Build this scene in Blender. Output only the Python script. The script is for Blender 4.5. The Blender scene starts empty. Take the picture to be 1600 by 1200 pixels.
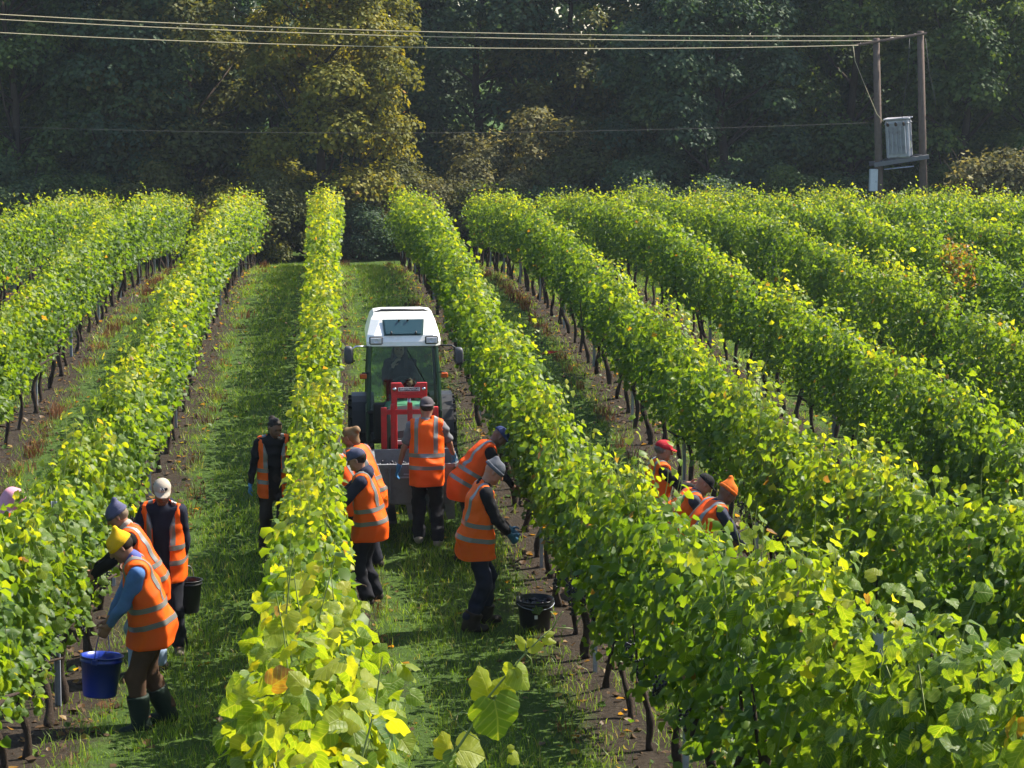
import bpy, bmesh, math, random
import numpy as np
from mathutils import Vector, Matrix

rng = np.random.default_rng(7)
random.seed(7)
SC = bpy.context.scene
COL = SC.collection
R = math.radians

# ------------------------------------------------------------------ camera
F_PX = 3100.0                      # focal length in pixels of a 1600 px wide frame
TH = math.atan(523 / F_PX)         # pitch down
PS = math.atan(293 * math.cos(TH) / F_PX)   # yaw to the right of the vine rows
CAM = np.array([0.0, 0.0, 6.1])
cd = bpy.data.cameras.new('camera')
cd.sensor_width = 36.0
cd.lens = F_PX / 1600 * 36.0
cd.clip_start = 0.3
cd.clip_end = 2000
cam = bpy.data.objects.new('camera', cd)
COL.objects.link(cam)
cam.location = CAM
cam.rotation_euler = (math.pi / 2 - TH, 0, -PS)
SC.camera = cam

# ------------------------------------------------------------------ light
SUN_AZ = R(66)      # to the right of straight ahead (+Y)
SUN_EL = R(49)
world = bpy.data.worlds.new('World')
SC.world = world
world.use_nodes = True
nt = world.node_tree
sky = nt.nodes.new('ShaderNodeTexSky')
sky.sky_type = 'NISHITA'
sky.sun_disc = False
sky.sun_elevation = SUN_EL
sky.sun_rotation = SUN_AZ
nt.links.new(sky.outputs[0], nt.nodes['Background'].inputs[0])
nt.nodes['Background'].inputs[1].default_value = 0.105
sl = bpy.data.lights.new('sun', 'SUN')
sl.energy = 5.0
sl.angle = R(0.53)
sl.color = (1.0, 0.93, 0.80)
sun = bpy.data.objects.new('sun', sl)
COL.objects.link(sun)
sdir = Vector((math.sin(SUN_AZ) * math.cos(SUN_EL), math.cos(SUN_AZ) * math.cos(SUN_EL), math.sin(SUN_EL)))
sun.rotation_euler = sdir.to_track_quat('Z', 'Y').to_euler()
sun.location = (30, 20, 40)

SC.view_settings.view_transform = 'Standard'
SC.view_settings.look = 'None'
SC.view_settings.exposure = 1.28
SC.view_settings.gamma = 1.0
SC.view_settings.use_curve_mapping = False
SC.render.engine = 'CYCLES'
cy = SC.cycles
cy.use_denoising = True
cy.use_adaptive_sampling = True
cy.adaptive_threshold = 0.02
cy.max_bounces = 7
cy.diffuse_bounces = 4
cy.glossy_bounces = 3
cy.transmission_bounces = 5
cy.transparent_max_bounces = 8
cy.volume_bounces = 0
cy.sample_clamp_indirect = 6.0
cy.caustics_reflective = False
cy.caustics_refractive = False

# ------------------------------------------------------------------ terrain profile and pixel helpers
_ky = [-30, -10, 0, 4, 7, 10.4, 13, 15.7, 18, 20, 23, 32, 40, 45, 50, 55, 60, 64, 68, 75, 90]
_kz = [5.6, 4.5, 3.3, 2.5, 1.88, 1.25,   .85, .48, .18, .04, 0, .02, .22, .25, .1, -.15, -.5, -.85, -1.25, -1.6, -1.7]
_yy = np.arange(-30, 100, .1)
_zz = np.interp(_yy, _ky, _kz)
_kern = np.exp(-np.linspace(-2, 2, 31) ** 2)
_kern /= _kern.sum()
_zz = np.convolve(np.pad(_zz, 15, mode='edge'), _kern, 'valid')


def gz(y):
    return np.interp(y, _yy, _zz)


_Fw = np.array([math.sin(PS) * math.cos(TH), math.cos(PS) * math.cos(TH), -math.sin(TH)])
_Rt = np.array([math.cos(PS), -math.sin(PS), 0])
_Up = np.cross(_Rt, _Fw)


def pray(px, py):
    return _Fw + _Rt * (px - 800) / F_PX + _Up * (600 - py) / F_PX


def at_y(px, py, Y):
    d = pray(px, py)
    return CAM + d * (Y / d[1])


def on_ground(px, py):
    d = pray(px, py)
    z = 0.0
    for _ in range(30):
        p = CAM + d * ((z - CAM[2]) / d[2])
        z = float(gz(p[1]))
    return p


def proj(P):
    v = np.asarray(P) - CAM
    w = v @ _Fw
    return 800 + F_PX * (v @ _Rt) / w, 600 - F_PX * (v @ _Up) / w, w


# ------------------------------------------------------------------ materials
MATS = {}


def new_mat(name):
    m = bpy.data.materials.new(name)
    m.use_nodes = True
    MATS[name] = m
    return m, m.node_tree, m.node_tree.nodes['Principled BSDF']


def rgb(c):
    return (c[0], c[1], c[2], 1.0)


def mat(name, color, rough=0.6, spec=0.4, metal=0.0, var=0.18, scale=14.0, bump=0.0, bscale=60.0, coat=0.0, dirt=None, dscale=5.0):
    """plain surface with noise-varied colour, optional fine bump and dirt patches"""
    m, t, p = new_mat(name)
    N, L = t.nodes, t.links
    tc = N.new('ShaderNodeTexCoord')
    nz = N.new('ShaderNodeTexNoise')
    nz.inputs['Scale'].default_value = scale
    nz.inputs['Detail'].default_value = 5
    L.new(tc.outputs['Object'], nz.inputs['Vector'])
    mx = N.new('ShaderNodeMix')
    mx.data_type = 'RGBA'
    mx.inputs['A'].default_value = rgb([c * (1 - var) for c in color])
    mx.inputs['B'].default_value = rgb([min(1, c * (1 + var)) for c in color])
    L.new(nz.outputs[0], mx.inputs['Factor'])
    out = mx.outputs['Result']
    if dirt:
        n2 = N.new('ShaderNodeTexNoise')
        n2.inputs['Scale'].default_value = dscale
        n2.inputs['Detail'].default_value = 8
        n2.inputs['Roughness'].default_value = .7
        L.new(tc.outputs['Object'], n2.inputs['Vector'])
        rp = N.new('ShaderNodeMapRange')
        rp.inputs['From Min'].default_value = .5
        rp.inputs['From Max'].default_value = .75
        L.new(n2.outputs[0], rp.inputs['Value'])
        m2 = N.new('ShaderNodeMix')
        m2.data_type = 'RGBA'
        L.new(rp.outputs[0], m2.inputs['Factor'])
        L.new(out, m2.inputs['A'])
        m2.inputs['B'].default_value = rgb(dirt)
        out = m2.outputs['Result']
    L.new(out, p.inputs['Base Color'])
    p.inputs['Roughness'].default_value = rough
    p.inputs['Specular IOR Level'].default_value = spec
    p.inputs['Metallic'].default_value = metal
    p.inputs['Coat Weight'].default_value = coat
    if bump:
        n3 = N.new('ShaderNodeTexNoise')
        n3.inputs['Scale'].default_value = bscale
        n3.inputs['Detail'].default_value = 4
        L.new(tc.outputs['Object'], n3.inputs['Vector'])
        b = N.new('ShaderNodeBump')
        b.inputs['Strength'].default_value = bump
        b.inputs['Distance'].default_value = .01
        L.new(n3.outputs[0], b.inputs['Height'])
        L.new(b.outputs[0], p.inputs['Normal'])
    return m


def leaf_mat(name, stops, trans=0.45, veins=False, tmul=(1.5, 1.35, .7), rough=0.42, spec=0.45, blotch=0.0):
    """leaf: colour by the per-leaf attribute tone, light passes through"""
    m, t, p = new_mat(name)
    N, L = t.nodes, t.links
    at = N.new('ShaderNodeAttribute')
    at.attribute_name = 'tone'
    rp = N.new('ShaderNodeValToRGB')
    cr = rp.color_ramp
    while len(cr.elements) < len(stops):
        cr.elements.new(0.5)
    for e, (pos, c) in zip(cr.elements, stops):
        e.position = pos
        e.color = rgb(c)
    src = at.outputs['Fac']
    if blotch:
        g = N.new('ShaderNodeNewGeometry')
        nz = N.new('ShaderNodeTexNoise')
        nz.inputs['Scale'].default_value = 26
        nz.inputs['Detail'].default_value = 4
        L.new(g.outputs['Position'], nz.inputs['Vector'])
        ma = N.new('ShaderNodeMath')
        ma.operation = 'MULTIPLY_ADD'
        L.new(nz.outputs[0], ma.inputs[0])
        ma.inputs[1].default_value = blotch
        ma2 = N.new('ShaderNodeMath')
        ma2.operation = 'SUBTRACT'
        L.new(src, ma2.inputs[0])
        ma2.inputs[1].default_value = blotch * .5
        L.new(ma2.outputs[0], ma.inputs[2])
        src = ma.outputs[0]
    L.new(src, rp.inputs[0])
    colour = rp.outputs[0]
    if veins:      # midrib and side veins from the leaf's own coordinates (z marks leaves that carry them)
        va = N.new('ShaderNodeAttribute')
        va.attribute_name = 'leaf_co'
        sp = N.new('ShaderNodeSeparateXYZ')
        L.new(va.outputs['Vector'], sp.inputs[0])

        def mt(op, a, b_=None, c=None):
            n = N.new('ShaderNodeMath')
            n.operation = op
            for i, x in enumerate((a, b_, c)):
                if x is None:
                    continue
                if isinstance(x, (int, float)):
                    n.inputs[i].default_value = x
                else:
                    L.new(x, n.inputs[i])
            return n.outputs[0]
        ax_ = mt('ABSOLUTE', sp.outputs['X'])
        side = mt('PINGPONG', mt('MULTIPLY', mt('SUBTRACT', sp.outputs['Y'], mt('MULTIPLY', ax_, .85)), 5.0), .5)
        sv = mt('SUBTRACT', 1.0, mt('MULTIPLY', side, 7.0))
        mv = mt('SUBTRACT', 1.0, mt('MULTIPLY', ax_, 34.0))
        vf = mt('MULTIPLY', mt('MAXIMUM', mt('MAXIMUM', mt('MULTIPLY', sv, .65), mv), 0.0), sp.outputs['Z'])
        vm = N.new('ShaderNodeMix')
        vm.data_type = 'RGBA'
        L.new(mt('MULTIPLY', vf, .55), vm.inputs['Factor'])
        L.new(colour, vm.inputs['A'])
        vm.inputs['B'].default_value = (.36, .40, .10, 1)
        colour = vm.outputs['Result']
        bp = N.new('ShaderNodeBump')
        bp.inputs['Strength'].default_value = .55
        bp.inputs['Distance'].default_value = .004
        nb = N.new('ShaderNodeTexNoise')
        nb.inputs['Scale'].default_value = 45
        gg = N.new('ShaderNodeNewGeometry')
        L.new(gg.outputs['Position'], nb.inputs['Vector'])
        L.new(mt('SUBTRACT', nb.outputs[0], mt('MULTIPLY', vf, .7)), bp.inputs['Height'])
        L.new(bp.outputs[0], p.inputs['Normal'])
    L.new(colour, p.inputs['Base Color'])
    p.inputs['Roughness'].default_value = rough
    p.inputs['Specular IOR Level'].default_value = spec
    tr = N.new('ShaderNodeBsdfTranslucent')
    mu = N.new('ShaderNodeMix')
    mu.data_type = 'RGBA'
    mu.blend_type = 'MULTIPLY'
    mu.inputs['Factor'].default_value = 1
    L.new(colour, mu.inputs['A'])
    mu.inputs['B'].default_value = rgb(tmul)
    mu.clamp_result = False
    L.new(mu.outputs['Result'], tr.inputs[0])
    ms = N.new('ShaderNodeMixShader')
    ms.inputs[0].default_value = trans
    L.new(p.outputs[0], ms.inputs[1])
    L.new(tr.outputs[0], ms.inputs[2])
    L.new(ms.outputs[0], N['Material Output'].inputs['Surface'])
    return m


VINE_STOPS = [(0, (.026, .068, .014)), (.3, (.062, .132, .018)), (.55, (.135, .215, .022)),
                              (.74, (.29, .32, .03)), (.88, (.42, .36, .028)), (.95, (.30, .17, .04)), (1, (.16, .095, .05))]
VINE = leaf_mat('vine_leaf', VINE_STOPS, trans=.56, tmul=(2.1, 1.75, .38), rough=.48, spec=.35, blotch=.20, veins=True)
VINE_FAR = leaf_mat('vine_leaf_far', VINE_STOPS, trans=.56, tmul=(2.1, 1.75, .38), rough=.48, spec=.35)
GRASS = leaf_mat('grass_blade', [(0, (.065, .125, .018)), (.5, (.15, .25, .024)), (.85, (.27, .34, .04)), (1, (.34, .28, .10))],
                 trans=.45, tmul=(1.5, 1.5, .7), rough=.5)
WEED = leaf_mat('dry_weed', [(0, (.075, .04, .022)), (.5, (.16, .07, .035)), (1, (.30, .17, .08))], trans=.25, tmul=(1.3, 1.1, .9), rough=.8, spec=.1)
TREE_G = leaf_mat('tree_leaf_green', [(0, (.035, .066, .022)), (.5, (.075, .125, .034)), (1, (.17, .22, .05))], trans=.42, tmul=(1.8, 1.6, .55), rough=.6, spec=.2)
TREE_B = leaf_mat('tree_leaf_blue_green', [(0, (.030, .058, .034)), (.5, (.060, .105, .052)), (1, (.13, .18, .065))], trans=.4, tmul=(1.6, 1.6, .7), rough=.6, spec=.2)
TREE_Y = leaf_mat('tree_leaf_olive', [(0, (.08, .095, .02)), (.5, (.17, .175, .028)), (.93, (.30, .26, .034)), (1, (.40, .21, .03))], trans=.45, tmul=(1.7, 1.45, .5), rough=.6, spec=.2)
TREE_N = leaf_mat('tree_leaf_brown_olive', [(0, (.042, .055, .02)), (.5, (.09, .105, .028)), (1, (.19, .17, .045))], trans=.4, tmul=(1.6, 1.4, .6), rough=.6, spec=.2)
SCRUB = leaf_mat('scrub_leaf', [(0, (.03, .032, .014)), (.5, (.12, .12, .042)), (1, (.38, .34, .17))], trans=.4, tmul=(1.6, 1.4, .7), rough=.65, spec=.15)
BARK = mat('bark', (.055, .042, .032), rough=.9, spec=.1, var=.45, scale=22, bump=.6, bscale=30)
VBARK = mat('vine_bark', (.045, .033, .026), rough=.95, spec=.1, var=.5, scale=40, bump=.8, bscale=70)
CANE = mat('green_cane', (.16, .20, .05), rough=.5, var=.3)


# ------------------------------------------------------------------ mesh helpers
def tag(o, label=None, cat=None, group=None, kind=None):
    if label:
        o['label'] = label
    if cat:
        o['category'] = cat
    if group:
        o['group'] = group
    if kind:
        o['kind'] = kind
    return o


def empty(name, loc=(0, 0, 0), rz=0.0):
    o = bpy.data.objects.new(name, None)
    o.empty_display_size = .2
    COL.objects.link(o)
    o.location = loc
    o.rotation_euler = (0, 0, rz)
    return o


def link(name, me, parent=None, m=None):
    o = bpy.data.objects.new(name, me)
    COL.objects.link(o)
    if parent:
        o.parent = parent
    if m and not me.materials:
        me.materials.append(m)
    return o


def np_mesh(name, V, faces, smooth=False, tone=None, k=None, co=None):
    """V (n,3); faces (m,k) int array"""
    me = bpy.data.meshes.new(name)
    V = np.ascontiguousarray(V, dtype=np.float32)
    faces = np.ascontiguousarray(faces, dtype=np.int32)
    k = faces.shape[1]
    me.vertices.add(len(V))
    me.vertices.foreach_set('co', V.ravel())
    me.loops.add(faces.size)
    me.loops.foreach_set('vertex_index', faces.ravel())
    me.polygons.add(len(faces))
    me.polygons.foreach_set('loop_start', np.arange(0, faces.size, k, dtype=np.int32))
    me.polygons.foreach_set('use_smooth', np.full(len(faces), smooth, dtype=bool))
    if tone is not None:
        a = me.attributes.new('tone', 'FLOAT', 'POINT')
        a.data.foreach_set('value', np.ascontiguousarray(tone, dtype=np.float32))
    if co is not None:
        a = me.attributes.new('leaf_co', 'FLOAT_VECTOR', 'POINT')
        a.data.foreach_set('vector', np.ascontiguousarray(co, dtype=np.float32).ravel())
    me.update(calc_edges=True)
    return me


def unit(v):
    return v / np.maximum(np.linalg.norm(v, axis=-1, keepdims=True), 1e-9)


class MB:
    """collects boxes, tubes, lathes and prisms into one mesh"""

    def __init__(self):
        self.v = []
        self.f = []
        self.s = []

    def add(self, V, Fs, smooth=False):
        b = len(self.v)
        self.v += [tuple(map(float, p)) for p in V]
        self.f += [tuple(i + b for i in f) for f in Fs]
        self.s += [smooth] * len(Fs)
        return self

    def box(self, c, s, rot=None, bev=0.008):
        """chamfered box, c centre, s full size, rot 3x3 or None"""
        h = np.array(s) / 2
        b = min(bev, min(h) * .6)
        pts = []
        for ax in range(3):
            for sx in (-1, 1):
                for sy in (-1, 1):
                    for sz in (-1, 1):
                        sg = np.array([sx, sy, sz])
                        p = sg * (h - b)
                        p[ax] = sg[ax] * h[ax]
                        pts.append(p)
        pts = np.array(pts)
        bm = bmesh.new()
        for p in pts:
            bm.verts.new(p)
        bmesh.ops.convex_hull(bm, input=bm.verts)
        bmesh.ops.dissolve_limit(bm, angle_limit=.01, verts=bm.verts, edges=bm.edges)
        bm.verts.index_update()
        V = np.array([v.co[:] for v in bm.verts])
        Fs = [[v.index for v in f.verts] for f in bm.faces]
        bm.free()
        if rot is not None:
            V = V @ np.array(rot).T
        return self.add(V + np.array(c), Fs)

    def tube(self, pts, r, n=8, cap=True, smooth=True, flat=None):
        pts = [np.array(p, float) for p in pts]
        rs = r if hasattr(r, '__len__') else [r] * len(pts)
        V = []
        prev = None
        for i, p in enumerate(pts):
            t = pts[min(i + 1, len(pts) - 1)] - pts[max(i - 1, 0)]
            t = t / (np.linalg.norm(t) + 1e-9)
            if prev is None:
                a = np.array([0, 0, 1.]) if abs(t[2]) < .9 else np.array([1., 0, 0])
                u = np.cross(t, a)
            else:
                u = prev - t * (prev @ t)
            u /= np.linalg.norm(u) + 1e-9
            prev = u
            w = np.cross(t, u)
            for k in range(n):
                a = 2 * math.pi * k / n
                V.append(p + rs[i] * (math.cos(a) * u + math.sin(a) * w))
        Fs = []
        for i in range(len(pts) - 1):
            for k in range(n):
                k2 = (k + 1) % n
                Fs.append((i * n + k, i * n + k2, (i + 1) * n + k2, (i + 1) * n + k))
        if cap:
            Fs.append(tuple(range(n))[::-1])
            Fs.append(tuple((len(pts) - 1) * n + k for k in range(n)))
        return self.add(V, Fs, smooth)

    def lathe(self, prof, n=24, M=None, smooth=True, a0=0, a1=2 * math.pi):
        """prof list of (r,z) spun round z, then M (3x3, offset)"""
        full = abs(a1 - a0 - 2 * math.pi) < 1e-6
        cols = n if full else n + 1
        V = []
        for k in range(cols):
            a = a0 + (a1 - a0) * k / n
            for r_, z in prof:
                V.append((r_ * math.cos(a), r_ * math.sin(a), z))
        m = len(prof)
        Fs = []
        for k in range(n):
            k2 = (k + 1) % cols
            for i in range(m - 1):
                Fs.append((k * m + i, k2 * m + i, k2 * m + i + 1, k * m + i + 1))
        V = np.array(V)
        if M is not None:
            V = V @ np.array(M[0]).T + np.array(M[1])
        return self.add(V, Fs, smooth)

    def prism(self, poly, a, b, axis='y'):
        """polygon in the two other axes extruded from a to b along axis"""
        n = len(poly)
        V = []
        for d in (a, b):
            for p, q in poly:
                V.append({'y': (p, d, q), 'x': (d, p, q), 'z': (p, q, d)}[axis])
        Fs = [tuple(range(n)), tuple(range(2 * n - 1, n - 1, -1))]
        for i in range(n):
            j = (i + 1) % n
            Fs.append((i, i + n, j + n, j))
        return self.add(V, Fs)

    def loft(self, rings, smooth=True, cap=True):
        n = len(rings[0])
        V = [p for rg in rings for p in rg]
        Fs = []
        for i in range(len(rings) - 1):
            for k in range(n):
                k2 = (k + 1) % n
                Fs.append((i * n + k, i * n + k2, (i + 1) * n + k2, (i + 1) * n + k))
        if cap:
            Fs.append(tuple(range(n))[::-1])
            Fs.append(tuple((len(rings) - 1) * n + k for k in range(n)))
        return self.add(V, Fs, smooth)

    def mesh(self, name, m=None):
        me = bpy.data.meshes.new(name)
        me.from_pydata(self.v, [], self.f)
        me.polygons.foreach_set('use_smooth', np.array(self.s, dtype=bool))
        bm = bmesh.new()
        bm.from_mesh(me)
        bmesh.ops.recalc_face_normals(bm, faces=bm.faces)
        bm.to_mesh(me)
        bm.free()
        me.update()
        if m:
            me.materials.append(m)
        return me

    def build(self, name, m, parent=None):
        return link(name, self.mesh(name, m), parent)


def rot_axis(axis, ang):
    return np.array(Matrix.Rotation(ang, 3, axis))
# ================================================================== ground
ROWS = [-7.5, -5.0, -2.5, -0.03, 2.5, 5.0, 7.5, 10.0, 12.5, 15.0, 17.5, 20.0, 22.5]
Y_END = 68.0


def ground_mat():
    m, t, p = new_mat('vineyard_ground')
    N, L = t.nodes, t.links
    g = N.new('ShaderNodeNewGeometry')
    sx = N.new('ShaderNodeSeparateXYZ')
    L.new(g.outputs['Position'], sx.inputs[0])

    def noise(sc, det=6, ro=.6):
        n = N.new('ShaderNodeTexNoise')
        n.inputs['Scale'].default_value = sc
        n.inputs['Detail'].default_value = det
        n.inputs['Roughness'].default_value = ro
        L.new(g.outputs['Position'], n.inputs['Vector'])
        return n.outputs[0]

    def math_(op, a, b=None, c=None):
        n = N.new('ShaderNodeMath')
        n.operation = op
        for i, x in enumerate((a, b, c)):
            if x is None:
                continue
            if isinstance(x, (int, float)):
                n.inputs[i].default_value = x
            else:
                L.new(x, n.inputs[i])
        return n.outputs[0]
    # distance from the nearest row: ping-pong over half the spacing
    pp = math_('PINGPONG', sx.outputs['X'], 1.25)
    hl = math_('GREATER_THAN', sx.outputs['Y'], 69.0)
    pp = math_('ADD', pp, hl)
    pp = math_('ADD', pp, math_('MULTIPLY', math_('SUBTRACT', noise(1.6), .5), 1.1))
    pp = math_('ADD', pp, math_('MULTIPLY', math_('SUBTRACT', noise(9), .5), .5))
    mr = N.new('ShaderNodeMapRange')
    mr.inputs['From Min'].default_value = .30
    mr.inputs['From Max'].default_value = .62
    L.new(pp, mr.inputs['Value'])
    soil = N.new('ShaderNodeValToRGB')
    cr = soil.color_ramp
    cr.elements[0].position = .3
    cr.elements[0].color = (.013, .010, .008, 1)
    cr.elements[1].position = .72
    cr.elements[1].color = (.062, .047, .034, 1)
    L.new(noise(18, 9, .7), soil.inputs[0])
    gr = N.new('ShaderNodeValToRGB')
    cr = gr.color_ramp
    cr.elements[0].position = .3
    cr.elements[0].color = (.03, .055, .012, 1)
    cr.elements[1].position = .75
    cr.elements[1].color = (.075, .125, .024, 1)
    L.new(noise(7, 9, .7), gr.inputs[0])
    mx = N.new('ShaderNodeMix')
    mx.data_type = 'RGBA'
    L.new(mr.outputs[0], mx.inputs['Factor'])
    L.new(soil.outputs[0], mx.inputs['A'])
    L.new(gr.outputs[0], mx.inputs['B'])
    L.new(mx.outputs['Result'], p.inputs['Base Color'])
    p.inputs['Roughness'].default_value = .95
    p.inputs['Specular IOR Level'].default_value = .1
    b = N.new('ShaderNodeBump')
    b.inputs['Strength'].default_value = .9
    b.inputs['Distance'].default_value = .05
    L.new(noise(16, 8, .7), b.inputs['Height'])
    L.new(b.outputs[0], p.inputs['Normal'])
    return m


def hills(x, y):
    """small bumps of the soil"""
    return (.018 * np.sin(x * 5.1 + y * 2.3) * np.sin(y * 3.7 - x * 1.9) + .012 * np.sin(x * 11 + 3) * np.sin(y * 9.1)
            + .03 * np.sin(y * .7 + x * .4))


def gh(x, y):
    return gz(y) + hills(x, y) * np.clip((np.asarray(y) + 5) / 5, 0, 1)


xs = np.concatenate([np.arange(-420, -30, 30), np.arange(-30, -12, 2), np.arange(-12, 28, .36), np.arange(26, 50, 3), np.arange(50, 430, 30)])
ys = np.concatenate([np.arange(-60, -6, 4), np.arange(-6, 12, .4), np.arange(12, 70, .4), np.arange(70, 90, 2), np.arange(90, 700, 40)])
GX, GY = np.meshgrid(xs, ys, indexing='ij')
GZ = gz(GY) + np.where((np.abs(GX) < 26) & (GY < 70), hills(GX, GY), 0)
ii = np.arange(len(xs) * len(ys)).reshape(len(xs), len(ys))
gf = np.stack([ii[:-1, :-1], ii[1:, :-1], ii[1:, 1:], ii[:-1, 1:]], -1).reshape(-1, 4)
ground = link('ground', np_mesh('ground', np.stack([GX, GY, GZ], -1).reshape(-1, 3), gf, True), None, ground_mat())
tag(ground, 'vineyard ground of bare soil strips and grassed alleys', 'ground', kind='structure')


# ------------------------------------------------------------------ leaf templates: x across, y to the tip, z normal
def fan(outline, cz, edge):
    o = outline + [(-x, y) for x, y in outline[-2:0:-1]]
    V = [(0, .40, cz)] + [(x, y, edge(x, y)) for x, y in o]
    n = len(o)
    return np.array(V, float), np.array([(0, 1 + i, 1 + (i + 1) % n) for i in range(n)])


def round_outline(pts, sub=2):
    """Catmull-Rom through the half outline, slightly toothed"""
    p = np.array([(-pts[1][0], pts[1][1])] + pts + [(-pts[-2][0], pts[-2][1])], float)
    out = []
    for i in range(1, len(p) - 2):
        for j in range(sub):
            t = j / sub
            a, b_, c, d = p[i - 1], p[i], p[i + 1], p[i + 2]
            q_ = .5 * (2 * b_ + (c - a) * t + (2 * a - 5 * b_ + 4 * c - d) * t * t + (3 * b_ - a - 3 * c + d) * t ** 3)
            k_ = 1.0 if (len(out) % 2 == 0) else 1.03
            out.append((q_[0] * k_ if 0 < i + j else 0, q_[1]))
    out[0] = (0, pts[0][1])
    out.append((0, pts[-1][1]))
    return out


T_NEAR = [fan(round_outline([(0, .05), (.17, -.12), (.40, -.04), (.53, .22), (.46, .42), (.44, .64), (.25, .78), (0, 1.0)]), .05,
              lambda x, y, c=c, d=d: -c * abs(x) ** 1.3 - d * max(0, y - .35) ** 1.6 + .05 * math.sin(9 * y + 4 * x))
          for c, d in ((.22, .30), (.55, .15), (-.30, .45), (.35, .6))]
T_MID = [fan([(0, .02), (.47, .06), (.44, .60), (0, 1.0)], .05,
             lambda x, y, c=c, d=d: -c * abs(x) - d * max(0, y - .35) ** 1.5) for c, d in ((.35, .3), (-.25, .4), (.6, .2))]
_far = np.array([(0, 0, 0), (.48, .22, -.17), (.36, .7, -.17), (0, 1, -.14), (-.36, .7, -.17), (-.48, .22, -.17)])
T_FAR = [(_far, np.array([(0, 1, 2), (0, 2, 3), (0, 3, 4), (0, 4, 5)])),
         (_far * (1, 1, -1.3), np.array([(0, 1, 2), (0, 2, 3), (0, 3, 4), (0, 4, 5)]))]


_kt = np.array([(0, 0, 0), (.50, .42, -.14), (0, 1, -.06), (-.50, .42, -.14)], float)
T_KITE = [(_kt, np.array([(0, 1, 2), (0, 2, 3)])), (_kt * (1.1, .9, -1.2), np.array([(0, 1, 3), (1, 2, 3)]))]


CNT = []


def scatter(tmpls, P, n, tip, size, tone, which=None):
    """place leaves: returns V, tris, tone"""
    if which is None:
        which = rng.integers(0, len(tmpls), len(P))
    n = unit(n)
    tip = unit(tip - n * np.sum(tip * n, -1, keepdims=True))
    r_ = np.cross(tip, n)
    Vs, Fs, Ts, base = [], [], [], 0
    CNT[:] = [int((which == w).sum()) for w in range(len(tmpls))]
    for w, (TV, TF) in enumerate(tmpls):
        s = which == w
        c = int(s.sum())
        if not c:
            continue
        sz = size[s][:, None, None]
        V = P[s][:, None, :] + sz * (TV[None, :, 0, None] * r_[s][:, None, :] + TV[None, :, 1, None] * tip[s][:, None, :] + TV[None, :, 2, None] * n[s][:, None, :])
        Vs.append(V.reshape(-1, 3))
        Fs.append((TF[None] + (np.arange(c) * len(TV))[:, None, None]).reshape(-1, 3) + base)
        Ts.append(np.repeat(tone[s], len(TV)))
        base += c * len(TV)
    return np.concatenate(Vs), np.concatenate(Fs), np.concatenate(Ts)


# ================================================================== vine rows
def smooth_noise(y, scale, seed):
    r2 = np.random.default_rng(seed)
    k = r2.normal(size=400)
    t = (np.asarray(y) + 20) / scale
    i = np.floor(t).astype(int)
    f = t - i
    f = f * f * (3 - 2 * f)
    return k[i % 400] * (1 - f) + k[(i + 1) % 400] * f


CANES = []


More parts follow.
